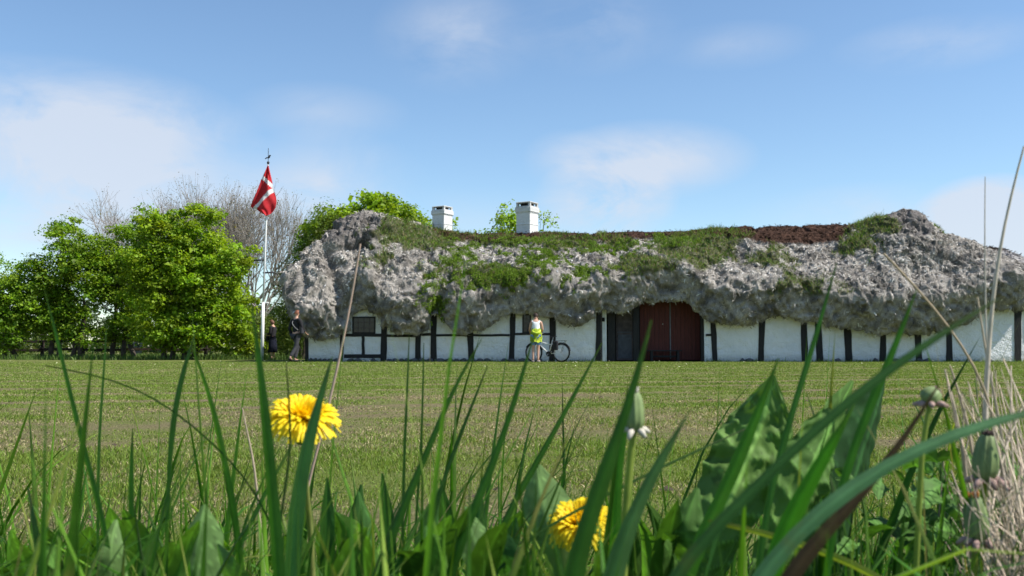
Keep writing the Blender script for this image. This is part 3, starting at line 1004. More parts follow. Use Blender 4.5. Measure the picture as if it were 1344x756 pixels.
# tiny daisies / dandelions far out on the lawn
def lawn_specks():
    n = 60
    y = rng.uniform(22, 35, n); x = rng.uniform(-18, 19, n)
    r = .014
    V = []; F = []
    for i in range(n):
        k = len(V)
        for a in range(6): V.append((x[i] + r * math.cos(a * 1.047), y[i] + r * math.sin(a * 1.047), .045))
        V.append((x[i], y[i], .062))
        for a in range(6): F.append((k + a, k + (a + 1) % 6, k + 6))
    o = npmesh('lawn_daisies', np.array(V), np.array(F), simple('pale_petals', (.7, .7, .45), .7, .1))
    add_props(o, 'tiny pale daisies dotted over the far lawn', 'flowers', kind='stuff')
lawn_specks()

# ---------------------------------------------------------------- trees
BARK = simple('bark', (.07, .055, .045), .9, .4, 6, bump=.6)
BARKG = simple('grey_bark', (.29, .26, .23), .9, .3, 6)
LEAFM = foliage_mat('tree_leaf', .45, .42, .35, (1.6, 1.6, .5))

def limb(V, F, a, b, ra, rb, seg=5, n=6, wob=.06):
    a = np.array(a, float); b = np.array(b, float)
    L = np.linalg.norm(b - a)
    d = (b - a) / max(L, 1e-6)
    u = np.cross(d, [.3, .9, .1]); u /= np.linalg.norm(u); w = np.cross(d, u)
    off = np.cumsum(rng.normal(0, wob * L / seg, (seg + 1, 2)), 0); off -= np.linspace(0, 1, seg + 1)[:, None] * off[-1]; off[0] = 0
    k0 = len(V)
    for j in range(seg + 1):
        t = j / seg
        c = a + (b - a) * t + u * off[j, 0] + w * off[j, 1]
        r = ra + (rb - ra) * t
        for q in range(n):
            an = 2 * math.pi * q / n
            V.append(c + (u * math.cos(an) + w * math.sin(an)) * r)
    for j in range(seg):
        for q in range(n):
            F.append((k0 + j * n + q, k0 + j * n + (q + 1) % n, k0 + (j + 1) * n + (q + 1) % n, k0 + (j + 1) * n + q))

def leaf_cloud(centres, per, sig, size, colour, upbias=.8, var=.35, hang=0):
    n = len(centres) * per
    c = np.repeat(centres, per, axis=0)
    sg = np.asarray(sig)
    cs = np.repeat(rng.uniform(.6, 1.35, (len(centres), 1)), per, axis=0)
    off = np.clip(rng.normal(0, 1, (n, 3)), -1.7, 1.7) * sg * cs
    off[:, 2] -= (off[:, 0] ** 2 + off[:, 1] ** 2) * .35      # each spray arches over
    if hang: off[:, 2] = -np.abs(off[:, 2]) * hang
    p = c + off
    nr = rng.normal(0, .65, (n, 3)); nr[:, 2] = np.abs(nr[:, 2]) + upbias * .5
    nr += off / (np.linalg.norm(off, axis=1, keepdims=True) + .05) * .5
    nr /= np.linalg.norm(nr, axis=1, keepdims=True)
    t = rng.normal(0, 1, (n, 3)); a = np.cross(nr, t); a /= np.linalg.norm(a, axis=1, keepdims=True); b = np.cross(nr, a)
    s = size * rng.lognormal(-.12, .38, (n, 1))
    fold = nr * s * .22
    V = np.stack([p - a * s * .5, p + b * s * .42 + fold, p + a * s * .55, p - b * s * .42 + fold], 1).reshape(-1, 3)
    k = np.arange(n)[:, None] * 4
    F = np.concatenate([k + np.array([[0, 1, 2]]), k + np.array([[0, 2, 3]])])
    cc_ = np.repeat(rng.uniform(1 - var * .9, 1 + var * .9, (len(centres), 1)) * np.array([[1, 1, 1]]) + rng.uniform(-.12, .16, (len(centres), 1)) * np.array([[1, 0, 0]]), per, axis=0)
    col = np.array([colour]) * cc_ * rng.uniform(1 - var, 1 + var, (n, 1)) + np.array([[.02, .008, 0]]) * rng.random((n, 1))
    return V, F, np.repeat(col, 4, axis=0)

def tree(name, label, group, base, blobs, ncl, per, size, colour, sig=(.34, .34, .16), stems=3, tr=.12, gap=.2, hang=0, barkm=None, shell=.45, spread=.35):
    """blobs: (x, z, rx, rz) in metres relative to base (x sideways, z height); depth radius = mean"""
    t = thing(name, label, 'tree' if 'tree' in name else 'bush', base, group)
    bl = np.array([(b[0], b[4] if len(b) > 4 else rng.uniform(-.4, .4), b[1], b[2], (b[2] + b[3]) * .5, b[3]) for b in blobs])
    vol = bl[:, 3] * bl[:, 4] * bl[:, 5]
    which = rng.choice(len(bl), ncl * 2, p=vol / vol.sum())
    d = rng.normal(0, 1, (ncl * 2, 3)); d /= np.linalg.norm(d, axis=1, keepdims=True)
    r = rng.random(ncl * 2) ** shell * rng.uniform(.85, 1.12, ncl * 2)
    c = bl[which, :3] + d * bl[which, 3:] * r[:, None]
    g = vn(c + np.array(base), .95, 33)                # gaps where the sky shows through
    c = c[(g > gap) & (c[:, 2] > .35)][:ncl]
    V, F, C = leaf_cloud(c, per, sig, size, colour, hang=hang)
    npmesh('crown', V, F, LEAFM, t, col=C)
    TV, TF = [], []
    order = rng.permutation(len(c))
    for s in range(stems):
        bx = (s - (stems - 1) / 2) * spread + rng.uniform(-.1, .1)
        q = bl[s % len(bl)]
        fork = np.array([bx + (q[0] - bx) * .45, q[1] * .5, q[2] * .55])
        limb(TV, TF, (bx, rng.uniform(-.2, .2), -.05), fork, tr, tr * .62, 6, 8, .1)
        top = np.array([q[0], q[1], q[2] + q[5] * .25])
        limb(TV, TF, fork, top, tr * .62, tr * .18, 5, 6, .12)
        for j in order[s::stems][:16]:
            if np.linalg.norm(c[j] - q[:3]) > max(q[3:]) * 1.3: continue
            k = rng.uniform(.0, .75)
            st_ = fork + (top - fork) * k
            limb(TV, TF, st_, c[j], tr * .3 * (1 - k * .5), tr * .06, 4, 5, .12)
    npmesh('trunk', np.array(TV), np.array(TF), barkm or BARK, t, smooth=True)
    return t

def pxblob(cx, cy, rx, ry, D, bx, dy=None):
    k = D / 1300
    r = (X(cx, D) - bx, Z(cy, D), rx * k, ry * k)
    return r if dy is None else r + (dy,)

GL = (.19, .30, .022)
GD = (.155, .265, .024)
def T(name, label, group, D, bpx, bl, *a, **k):
    bx = X(bpx, D)
    return tree(name, label, group, (bx, D, 0), [pxblob(*b[:4], D, bx, *(b[4:])) for b in bl], *a, **k)
grp = 'leafy trees along the left edge of the lawn'
T('maple_tree', 'leafy green tree at the far left edge of the lawn, cut by the frame', grp, 45, 15,
  [(5, 395, 42, 50), (-30, 380, 40, 60), (30, 350, 32, 30), (10, 435, 45, 26)], 190, 95, .105, GD, stems=2, gap=.3, sig=(.27, .27, .12))
T('maple_tree', 'tall leafy green tree with an upright top, second from the left frame edge', grp, 45.5, 85,
  [(85, 330, 38, 44), (80, 385, 55, 50), (75, 300, 20, 26), (120, 350, 34, 40), (55, 400, 40, 45), (95, 430, 50, 25)], 330, 95, .105, GD, stems=4, gap=.3, spread=.5, sig=(.27, .27, .12))
T('maple_tree', 'leafy green tree between the tall upright one and the big bright rounded one', grp, 46.5, 165,
  [(160, 335, 40, 40), (165, 385, 42, 50), (135, 360, 36, 40), (170, 430, 40, 25), (185, 300, 30, 30)], 270, 95, .105, GD, stems=3, gap=.3, spread=.6, sig=(.27, .27, .12))
T('maple_tree', 'big bright green rounded tree with foliage almost to the ground, left of the flagpole', grp, 43, 235,
  [(235, 325, 58, 44), (245, 385, 72, 52), (195, 365, 38, 50), (300, 345, 38, 24), (322, 328, 20, 10), (300, 410, 40, 38), (310, 450, 30, 18), (240, 435, 62, 28), (205, 292, 26, 20), (265, 282, 26, 18), (232, 276, 18, 14)], 640, 105, .115, GL, stems=4, sig=(.27, .27, .12), tr=.13, gap=.27, spread=.45)
T('chestnut_tree', 'bright broad-leaved tree rising behind the left end of the thatched roof', 'trees behind the farmhouse', 47, 480,
  [(490, 280, 44, 30), (450, 298, 36, 34), (530, 285, 34, 24), (560, 300, 22, 20), (480, 330, 70, 40), (425, 325, 30, 40)], 330, 75, .15, GL, sig=(.32, .32, .14), stems=3, gap=.30)
T('willow_tree', 'feathery pale green tree beside the left thatched gable, between flagpole and roof', 'trees behind the farmhouse', 46, 395,
  [(402, 345, 24, 50), (382, 390, 20, 48), (425, 305, 22, 36), (390, 425, 30, 34), (378, 445, 25, 22)], 330, 130, .055, (.10, .155, .035), sig=(.26, .26, .3), stems=3, tr=.08, gap=.25, spread=.2)
T('garden_tree', 'small airy green tree showing over the ridge around the second chimney', 'trees behind the farmhouse', 52, 682,
  [(668, 290, 22, 24), (690, 285, 16, 20), (715, 292, 20, 18), (676, 272, 10, 14), (645, 300, 14, 9), (680, 330, 55, 40), (738, 300, 8, 8)], 210, 42, .13, GL, sig=(.24, .24, .14), stems=3, gap=.32, tr=.08)
T('garden_tree', 'small tuft of tree top just right of the first chimney', 'trees behind the farmhouse', 50, 596,
  [(594, 296, 9, 8), (594, 330, 20, 26)], 40, 40, .12, GL, sig=(.2, .2, .12), stems=2, tr=.05)
T('hawthorn_bush', 'green bush behind the two dark-clothed visitors', 'bushes at the back of the garden', 54, 350,
  [(335, 440, 26, 28), (365, 445, 26, 24), (350, 425, 20, 18), (395, 448, 22, 22)], 200, 90, .07, (.085, .13, .03), sig=(.3, .3, .22), stems=3, tr=.05, gap=.2)
T('hawthorn_bush', 'green bush beyond the right end of the house', 'bushes at the back of the garden', 66, 1350,
  [(1350, 370, 34, 22), (1345, 410, 50, 45), (1390, 390, 50, 50)], 200, 80, .11, (.10, .16, .03), sig=(.4, .4, .25), stems=3, tr=.1)

def bare_tree(label, px, D, top, spreadpx, seed, n0=7):
    base = (X(px, D), D, 0)
    t = thing('bare_tree', label, 'tree', base, 'bare grey trees behind the leafy row')
    H_ = Z(top, D)
    TV, TF = [], []
    tips = []
    r_ = np.random.default_rng(seed)
    wid = spreadpx / 1300 * D
    def grow(p, d, L, r, depth):
        q = p + d * L
        limb(TV, TF, p, q, r, r * .68, 3 if depth < 4 else 2, 5 if depth < 3 else 3, .07)
        if depth >= 6:
            tips.append(q); return
        for _ in range(3 if depth < 5 else 4):
            nd = d + r_.normal(0, .36, 3) + np.array([0, 0, .16]); nd /= np.linalg.norm(nd)
            grow(p + d * L * r_.uniform(.62, 1.0), nd, L * r_.uniform(.66, .9), r * .6, depth + 1)
    for k in range(n0):
        a = (k / (n0 - 1) - .5) * 2
        d = np.array([a * wid / H_ * 1.1, r_.uniform(-.2, .2), 1.0]); d /= np.linalg.norm(d)
        grow(np.array([a * .2, 0, 0.]), d, H_ * .245, .10, 1)
    TV = np.array(TV)
    TV *= np.array([1, 1, H_ / TV[:, 2].max()])
    npmesh('trunk', TV, np.array(TF), BARKG, t)
    tips = np.array(tips) * np.array([1, 1, H_ / np.array(tips)[:, 2].max()])
    tips = tips[r_.random(len(tips)) < .5]
    V, F, C = leaf_cloud(tips, 3, (.12, .12, .12), .06, (.14, .13, .07))
    npmesh('crown', V, F, LEAFM, t, col=C)
bare_tree('bare grey tree behind the leafy row, leftmost and thinnest of the bare ones', 180, 60, 240, 50, 3, 5)
bare_tree('bare grey tree with a tall fan of twigs behind the big bright green tree', 250, 59, 225, 95, 4, 9)
bare_tree('broad bare grey tree directly behind the flag', 322, 60, 224, 100, 5, 11)

# far wood and hedges, seen through gaps below the trees
def wood(px0, px1, D, h, n, col, sz, name, label):
    cx = rng.uniform(X(px0, D), X(px1, D), n); cy = D + rng.uniform(-5, 5, n)
    hh = h * (.55 + .6 * vn(np.stack([cx, cy * 0, cy * 0], 1), 3.5 / h, 5))
    cz = rng.random(n) ** .7 * hh
    V, F, C = leaf_cloud(np.stack([cx, cy, cz], 1), 40, (h * .11, h * .11, h * .08), sz, col)
    o = npmesh(name, V, F, LEAFM, col=C)
    add_props(o, label, 'trees', kind='stuff')
wood(-420, 420, 190, 9.5, 900, (.055, .09, .045), .55, 'distant_wood', 'distant dark wood on the horizon behind the left trees')
wood(-420, 420, 62, 1.5, 700, (.09, .13, .035), .12, 'hedge_undergrowth', 'low rough hedge growing along the fence under the left trees')
wood(1290, 1700, 120, 8, 300, (.06, .10, .035), .4, 'far_copse', 'far green copse beyond the right end of the house')
# rough unmown grass below the trees
n = 16000
gx = rng.uniform(X(-420, 46), X(402, 46), n); gy = rng.uniform(41.5, 56, n)
v, f, c = blades(np.stack([gx, gy, 0 * gx], 1), np.tile([[0, 0, 1.]], (n, 1)), rng.uniform(.12, .38, n), rng.uniform(.015, .035, n), np.array([[.10, .16, .035]]) * rng.uniform(.5, 1.5, (n, 1)), .3)
add_props(npmesh('rough_grass', v, f, GRASSM, col=c), 'rough unmown grass under the row of trees', 'grass', kind='stuff')

# ---------------------------------------------------------------- fence under the trees
def fence():
    t = thing('rail_fence', 'dark wooden post-and-rail fence under the left trees', 'fence', (-20, 48.6, 0))
    m = simple('old_fence_wood', (.05, .035, .028), .85, .35, 7)
    x = -7.0
    k = 0
    for i in range(9):
        bm = bmesh.new(); box(bm, x + i * 2.0 - .07, x + i * 2.0 + .07, -.07, .07, -.05, 1.22 + random.uniform(-.05, .05), .01); bmobj('post', bm, m, t)
    for z in (.45, .85):
        for i in range(8):
            bm = bmesh.new(); dz = random.uniform(-.04, .04)
            box(bm, x + i * 2.0 - .1, x + i * 2.0 + 2.1, -.11, -.075, z - .06 + dz, z + .06 + dz, .008); bmobj('rail', bm, m, t)
fence()

# ---------------------------------------------------------------- flagpole and flag
DF = 42.0
def flagpole():
    b = W(343.5, 472, DF); b.z = 0
    t = thing('flagpole', 'white flagpole with dark cross arms, standing beside the big bright tree', 'flagpole', b)
    def L_(px, py): return W(px, py, DF) - b
    wp = simple('white_mast_paint', (.78, .78, .76), .45, .08, 3)
    dk = simple('dark_iron', (.03, .03, .035), .6, .3)
    bm = bmesh.new(); tube(bm, [(0, 0, 0), L_(344.6, 435), L_(345.5, 397)], [.075, .07, .065], 12); bmobj('lower_mast', bm, wp, t)
    bm = bmesh.new(); tube(bm, [L_(345.3, 404), L_(348, 330), L_(350.6, 260), L_(351.8, 215)], [.045, .04, .034, .026], 10); bmobj('upper_mast', bm, wp, t)
    for (a, c, y) in ((333, 348, 341.5), (345, 361, 358)):
        bm = bmesh.new(); tube(bm, [L_(a, y), L_(c, y - .4)], .035, 8); bmobj('cross_arm', bm, dk, t)
    bm = bmesh.new(); tube(bm, [L_(345, 402), L_(347, 398.5), L_(351, 397.2), L_(352.5, 398)], .03, 8); bmobj('hook', bm, wp, t)
    bm = bmesh.new(); tube(bm, [L_(351.8, 216), L_(352, 213)], [.03, .05], 10); ball(bm, L_(352, 213.5), .06); bmobj('finial_cup', bm, dk, t)

    bm = bmesh.new()
    tube(bm, [L_(352, 213), L_(352.1, 204)], .012, 6)
    tube(bm, [L_(352.1, 204), L_(352.2, 194.5)], .012, 6)
    # the vane bird: body, tail and beak
    pts = [(347.5, 208.5), (349.5, 206.6), (351.5, 206.2), (353, 204), (354.6, 203.2), (355.8, 204.2), (354.6, 205.2), (354.2, 207), (352.5, 208.2), (350.5, 207.6), (348.3, 208.9)]
    a = [bm.verts.new(L_(*p) + Vector((0, -.012, 0))) for p in pts]; c = [bm.verts.new(L_(*p) + Vector((0, .012, 0))) for p in pts]
    bm.faces.new(a); bm.faces.new(c[::-1])
    for i in range(len(pts)): bm.faces.new((a[i], a[(i + 1) % len(pts)], c[(i + 1) % len(pts)], c[i]))
    bmobj('weather_vane', bm, dk, t)
flagpole()

def flag():
    # hangs from the mast head, fly end drooping; outline per height, folds in depth
    left = [(351.6, 217), (347.5, 226), (343.5, 236), (338.5, 250), (333, 262), (329.5, 270), (331, 273), (336, 274.5), (342, 279), (349.5, 283.2)]
    right = [(352.2, 217), (355, 228), (357.5, 239), (359, 249), (361.5, 257), (362.6, 264), (362, 272), (359.5, 277.5), (355.5, 281), (350.5, 283.4)]
    n, m = 80, 50
    A = crom(left, n); B = crom(right, n)
    o = W(352, 216, DF - .06)
    V = []; px = []
    for layer in (0, 1):
        for i in range(n):
            for j in range(m):
                u = j / (m - 1); p = A[i] + (B[i] - A[i]) * u
                wob = .07 * math.sin(u * 9 + i * .066) * min(1, i / 18) + .025 * math.sin(u * 17 - i * .16)
                w = W(p[0], p[1], DF - .06)
                ed = 1 if 0 < j < m - 1 else 0
                y = w.y - .02 - .10 * math.sin(math.pi * u) * min(1, i / 22) - wob + layer * ed * (.035 + .05 * math.sin(math.pi * u))
                V.append((w.x, y, w.z)); px.append(p)
    F = []; MI = []
    def dist(p, a, b):
        a, b, p = map(np.array, (a, b, p)); ab = b - a; t = np.clip(np.dot(p - a, ab) / np.dot(ab, ab), 0, 1); return np.linalg.norm(p - a - ab * t)
    for layer in (0, 1):
        k0 = layer * n * m
        for i in range(n - 1):
            for j in range(m - 1):
                q = (k0 + i * m + j, k0 + i * m + j + 1, k0 + (i + 1) * m + j + 1, k0 + (i + 1) * m + j)
                F.append(q if layer == 0 else q[::-1])
                c = sum(np.array(px[x]) for x in q) / 4
                w1 = dist(c, (342, 230.5), (361, 247.5)) < 2.3
                w2 = dist(c, (361, 246.5), (333, 275)) < 2.4
                MI.append(1 if (w1 or w2) else 0)
    red = M('flag_red', .8); red.color(red.ramp(red.noise(9, 3), [(.3, (.50, .022, .03)), (.7, (.62, .035, .045))])); red.translucent(.3, (.7, .05, .05))
    wh = M('flag_white', .8); wh.color((.8, .8, .8)); wh.translucent(.3, (.8, .8, .8))
    ob = npmesh('flag', np.array(V), np.array(F), [red.m, wh.m], smooth=True, midx=MI, origin=tuple(o))
    ob.location = o
    add_props(ob, 'red flag with a white cross hanging limp from the mast head', 'flag')
flag()

# ---------------------------------------------------------------- people
def bake(name, verts, edges, radii, mat, parent=None, root=0, sub=2, extra=None):
    me = bpy.data.meshes.new('tmp')
    me.from_pydata([tuple(v) for v in verts], edges, [])
    ob = bpy.data.objects.new('tmp', me); COL.objects.link(ob)
    sk = ob.modifiers.new('s', 'SKIN'); sk.use_smooth_shade = True; sk.branch_smoothing = .3
    for i, d in enumerate(me.skin_vertices[0].data):
        r = radii[i]
        d.radius = r if isinstance(r, tuple) else (r, r)
        d.use_root = (i == root)
    if sub:
        sm_ = ob.modifiers.new('u', 'SUBSURF'); sm_.levels = sub; sm_.render_levels = sub
    bpy.context.view_layer.update()
    dg = bpy.context.evaluated_depsgraph_get()
    out = bpy.data.meshes.new_from_object(ob.evaluated_get(dg))
    bpy.data.objects.remove(ob); bpy.data.meshes.remove(me)
    for p in out.polygons: p.use_smooth = True
    out.materials.clear()
    bm = bmesh.new(); bm.from_mesh(out)
    if extra:
        for e in extra:
            tmp = bmesh.new(); tmp.from_mesh(e)
            m2 = bpy.data.meshes.new('t2'); tmp.to_mesh(m2); tmp.free()
            bm.from_mesh(m2)
    bm.to_mesh(out); bm.free(); out.name = name
    if name == '_mesh': return out
    return link(name, out, mat, parent)

def skinmat(c): return simple('skin', c, .55, .08, 20)
SKIN = skinmat((.50, .29, .21))

def hand_meshes(wr, d, side, curl):
    """palm and five bent fingers; wr wrist point, d hand direction, side = vector towards the thumb"""
    d = Vector(d).normalized(); s = Vector(side); s = (s - d * s.dot(d)).normalized(); nrm = d.cross(s).normalized()
    out = []
    palm = wr + d * .085
    vs = [wr, wr + d * .04, palm]; out.append(bake('_mesh', vs, [(0, 1), (1, 2)], [(.022, .018), (.032, .017), (.036, .015)], None, sub=1))
    for k, L in enumerate((.068, .078, .073, .058)):
        o_ = palm - d * .012 + s * (.028 - .019 * k)
        p = [o_]; dd = d.copy()
        for q in range(3):
            dd = (Matrix.Rotation(curl * (.5 + .35 * q), 3, s) @ dd)
            p.append(p[-1] + dd * L * (.45, .32, .25)[q])
        out.append(bake('_mesh', p, [(0, 1), (1, 2), (2, 3)], [.0095, .009, .0085, .007], None, sub=1))
    p = [wr + d * .03 + s * .02, wr + d * .055 + s * .045, wr + d * .08 + s * .055 + nrm * .008, wr + d * .098 + s * .05 + nrm * .02]
    out.append(bake('_mesh', p, [(0, 1), (1, 2), (2, 3)], [.014, .011, .010, .008], None, sub=1))
    return out

def person(label, loc, rz, J, cloth, hair, group='visitors in front of the farmhouse', curl=.5, female=False):
    """J: joint dict in local metres (x right of body, y forward, z up), facing +y"""
    t = thing('person', label, 'person', loc, group, rz)
    names = ['pelvis', 'waist', 'chest', 'neckb', 'neck', 'head0', 'head1', 'head2', 'shL', 'elL', 'wrL', 'shR', 'elR', 'wrR', 'hpL', 'knL', 'anL', 'toL', 'hpR', 'knR', 'anR', 'toR']
    idx = {n_: i for i, n_ in enumerate(names)}
    J = {k: Vector(v_) for k, v_ in J.items()}
    hd = J['head']; up = (hd - J['neck']).normalized(); fw = Vector(J.get('face', (0, 1, 0))).normalized()
    J['head0'] = hd - up * .055 + fw * .012; J['head1'] = hd + up * .005; J['head2'] = hd + up * .06 - fw * .008
    E_ = [('pelvis', 'waist'), ('waist', 'chest'), ('chest', 'neckb'), ('neckb', 'neck'), ('neck', 'head0'), ('head0', 'head1'), ('head1', 'head2'),
          ('neckb', 'shL'), ('shL', 'elL'), ('elL', 'wrL'), ('neckb', 'shR'), ('shR', 'elR'), ('elR', 'wrR'),
          ('pelvis', 'hpL'), ('hpL', 'knL'), ('knL', 'anL'), ('anL', 'toL'), ('pelvis', 'hpR'), ('hpR', 'knR'), ('knR', 'anR'), ('anR', 'toR')]
    rad = dict(pelvis=(.145, .11), waist=(.125, .095), chest=(.155, .11), neckb=(.10, .075), neck=.052, head0=(.062, .07), head1=(.075, .088), head2=(.062, .072),
               shL=.058, elL=.042, wrL=.028, shR=.058, elR=.042, wrR=.028, hpL=.088, knL=.058, anL=.038, toL=(.04, .026), hpR=.088, knR=.058, anR=.038, toR=(.04, .026))
    ex = []
    for sd in 'LR':
        wr = J['wr' + sd]; d = (wr - J['el' + sd]).normalized()
        th = Vector((0, 1, 0)) if abs(d.y) < .7 else Vector((1 if sd == 'L' else -1, 0, .3))
        ex += hand_meshes(wr, d, th, curl if sd == 'L' else -curl)
    # nose, ears, eyes sockets as small features of the same mesh
    side = fw.cross(up).normalized()
    def blob(c, r, s3):
        bm = bmesh.new(); ball(bm, (0, 0, 0), r, *s3, seg=8); bmesh.ops.translate(bm, verts=bm.verts, vec=c)
        m_ = bpy.data.meshes.new('b'); bm.to_mesh(m_); bm.free(); return m_
    ex.append(blob(hd + fw * .088 - up * .012, .013, (1, 1.2, 1.5)))
    ex.append(blob(hd + fw * .076 - up * .048, .012, (1.8, .8, .5)))
    for q in (-1, 1): ex.append(blob(hd + side * q * .073 - up * .008, .019, (.5, .8, 1.4)))
    body = bake('body', [J[n_] for n_ in names], [(idx[a], idx[b]) for a, b in E_], [rad[n_] for n_ in names], SKIN, t, 0, 2, ex)
    # eyes
    eye = simple('eye', (.03, .025, .02), .3, .05)
    for q in (-1, 1):
        bm = bmesh.new(); ball(bm, hd + fw * .078 + side * q * .031 + up * .008, .009, seg=8); bmobj('eye', bm, eye, t)
    # hair
    bm = bmesh.new()
    g = bmesh.ops.create_icosphere(bm, subdivisions=3, radius=1)
    dl = []
    for v_ in bm.verts:
        c = v_.co
        w = fw.dot(c); u_ = up.dot(c); s_ = side.dot(c)
        if (w > .42 and u_ < .62) or u_ < hair.get('low', -.35): dl.append(v_); continue
        nz = 1 + .06 * math.sin(c.x * 9 + c.z * 7) * math.cos(c.y * 8)
        v_.co = hd + up * .012 + (fw * w * .103 + up * u_ * .118 + side * s_ * .088) * nz
    bmesh.ops.delete(bm, geom=dl, context='VERTS')
    bmobj('hair', bm, simple('hair_' + hair['n'], hair['c'], .6, .3, 60), t, True)
    # clothing
    def grow(nm, keys, edges, k, mat, over=None, sub=2):
        ii = {n_: i for i, n_ in enumerate(keys)}
        vs = []; rr = []
        for n_ in keys:
            if over and n_ in over: p, r = over[n_]; vs.append(Vector(p))
            else: r = rad[n_]; vs.append(J[n_])
            r = r if isinstance(r, tuple) else (r, r)
            rr.append((r[0] + k, r[1] + k))
        return bake(nm, vs, [(ii[a], ii[b]) for a, b in edges], rr, mat, t, 0, sub)
    for cl in cloth: cl(grow, J, rad, t)
    return t

def mid(a, b, k): return a + (b - a) * k
def base_pose(h=1.0):
    d = dict(pelvis=(0, 0, .95), waist=(0, 0, 1.10), chest=(0, .0, 1.28), neckb=(0, -.01, 1.43), neck=(0, .0, 1.50), head=(0, .02, 1.62),
             shL=(-.18, 0, 1.40), elL=(-.22, -.02, 1.13), wrL=(-.23, .06, .89), shR=(.18, 0, 1.40), elR=(.22, -.02, 1.13), wrR=(.23, .06, .89),
             hpL=(-.09, 0, .88), knL=(-.10, .02, .48), anL=(-.10, -.01, .08), toL=(-.12, .15, .03), hpR=(.09, 0, .88), knR=(.10, .02, .48), anR=(.10, -.01, .08), toR=(.12, .15, .03))
    return {k: tuple(c * h for c in v_) for k, v_ in d.items()}
def top(mat, sleeves='long', hem='pelvis'):
    def f(g, J, rad, t):
        keys = [hem, 'waist', 'chest', 'neckb', 'shL', 'shR']; ed = [(hem, 'waist'), ('waist', 'chest'), ('chest', 'neckb'), ('neckb', 'shL'), ('neckb', 'shR')]
        over = {'neckb': (J['neckb'] - Vector((0, 0, .012)), (.085, .07))}
        if sleeves == 'long':
            for s in 'LR':
                keys += ['el' + s, 'cuf' + s]; ed += [('sh' + s, 'el' + s), ('el' + s, 'cuf' + s)]
                over['cuf' + s] = (mid(J['el' + s], J['wr' + s], .88), .034)
        return g('jacket' if sleeves == 'long' else 'top', keys, ed, .016 if sleeves == 'long' else .008, mat, over)
    return f
def trousers(mat, to=.93, name='trousers'):
    def f(g, J, rad, t):
        keys = ['pelvis', 'hpL', 'hpR']; ed = [('pelvis', 'hpL'), ('pelvis', 'hpR')]; over = {}
        for s in 'LR':
            if to > .6:
                keys += ['kn' + s, 'cf' + s]; ed += [('hp' + s, 'kn' + s), ('kn' + s, 'cf' + s)]
                over['cf' + s] = (mid(J['kn' + s], J['an' + s], to), .052)
            else:
                keys += ['cf' + s]; ed += [('hp' + s, 'cf' + s)]
                over['cf' + s] = (mid(J['hp' + s], J['kn' + s], to * 2), .07)
        return g(name, keys, ed, .016, mat, over)
    return f
def shoes(mat):
    def f(g, J, rad, t):
        for s in 'LR':
            p = [J['an' + s] + Vector((0, -.02, -.02)), J['an' + s] + Vector((0, -.02, -.045)), J['to' + s]]
            bake('shoe', p, [(0, 1), (1, 2)], [(.06, .06), (.062, .05), (.066, .048)], mat, t, 0, 2)
    return f
BLACKC = simple('black_cloth', (.016, .015, .018), .9, .3, 20)
GREYC = simple('dark_grey_cloth', (.035, .035, .04), .9, .3, 20)
NAVYC = simple('navy_cloth', (.018, .022, .04), .9, .3, 20)
SHOEM = simple('black_shoe', (.012, .011, .011), .5, .2)

# walking person in a black jacket, seen from behind
J = base_pose(1.04)
J.update(hpL=(-.09, 0, .915), knL=(-.09, .16, .54), anL=(-.09, .02, .10), toL=(-.10, .19, .05), hpR=(.09, 0, .915), knR=(.11, -.10, .50), anR=(.12, -.36, .16), toR=(.12, -.24, .04),
         elL=(-.27, -.08, 1.17), wrL=(-.27, .05, .93), elR=(.26, .05, 1.17), wrR=(.24, .22, 1.02))
def bag(g, J, rad, t):
    bm = bmesh.new(); box(bm, .20, .30, -.02, .12, .98, 1.2, .02); bmobj('shoulder_bag', bm, GREYC, t)
    pts = [(-.10, -.02, 1.49), (-.04, -.145, 1.36), (.08, -.145, 1.22), (.20, -.08, 1.10)]
    bm = bmesh.new(); tube(bm, crom(pts, 10), .011, 6); bmobj('strap', bm, simple('pale_strap', (.2, .2, .2), .7), t)
person('person in a black jacket and dark trousers walking toward the house, short ginger hair', (X(389, 34.3), 34.3, 0), R(-38), J,
       [top(BLACKC), trousers(GREYC), shoes(SHOEM), bag], dict(n='ginger', c=(.17, .06, .03)))
# person in dark coat standing by the flagpole
J = base_pose(1.0)
J.update(elL=(-.20, .02, 1.13), wrL=(-.06, .24, 1.12), elR=(.20, .02, 1.12), wrR=(.08, .24, 1.06), head=(0, .045, 1.62), face=(0, 1, -.25))
def skirt(g, J, rad, t):
    bm = bmesh.new(); rings = []
    for (z, a, b_) in ((1.02, .15, .12), (.85, .19, .15), (.6, .205, .175), (.32, .225, .2)):
        rings.append([bm.verts.new((a * math.cos(q * math.pi / 10) * (1 + .05 * math.sin(q * 2.5)), b_ * math.sin(q * math.pi / 10) * (1 + .05 * math.sin(q * 2.5 + 1)), z)) for q in range(20)])
    for i in range(3):
        for q in range(20): bm.faces.new((rings[i][q], rings[i][(q + 1) % 20], rings[i + 1][(q + 1) % 20], rings[i + 1][q]))
    bmesh.ops.solidify(bm, geom=bm.faces[:], thickness=.008)
    bmobj('skirt', bm, NAVYC, t, True)
def bag2(g, J, rad, t):
    bm = bmesh.new(); box(bm, -.12, .12, .2, .29, .84, 1.03, .02); bmobj('handbag', bm, BLACKC, t)
person('person in a dark jacket and long skirt standing side-on near the flagpole, holding a bag', (X(358.5, 43.2), 43.2, 0), R(72), J,
       [top(BLACKC), skirt, shoes(SHOEM), bag2], dict(n='brown', c=(.13, .06, .035), low=-.75))
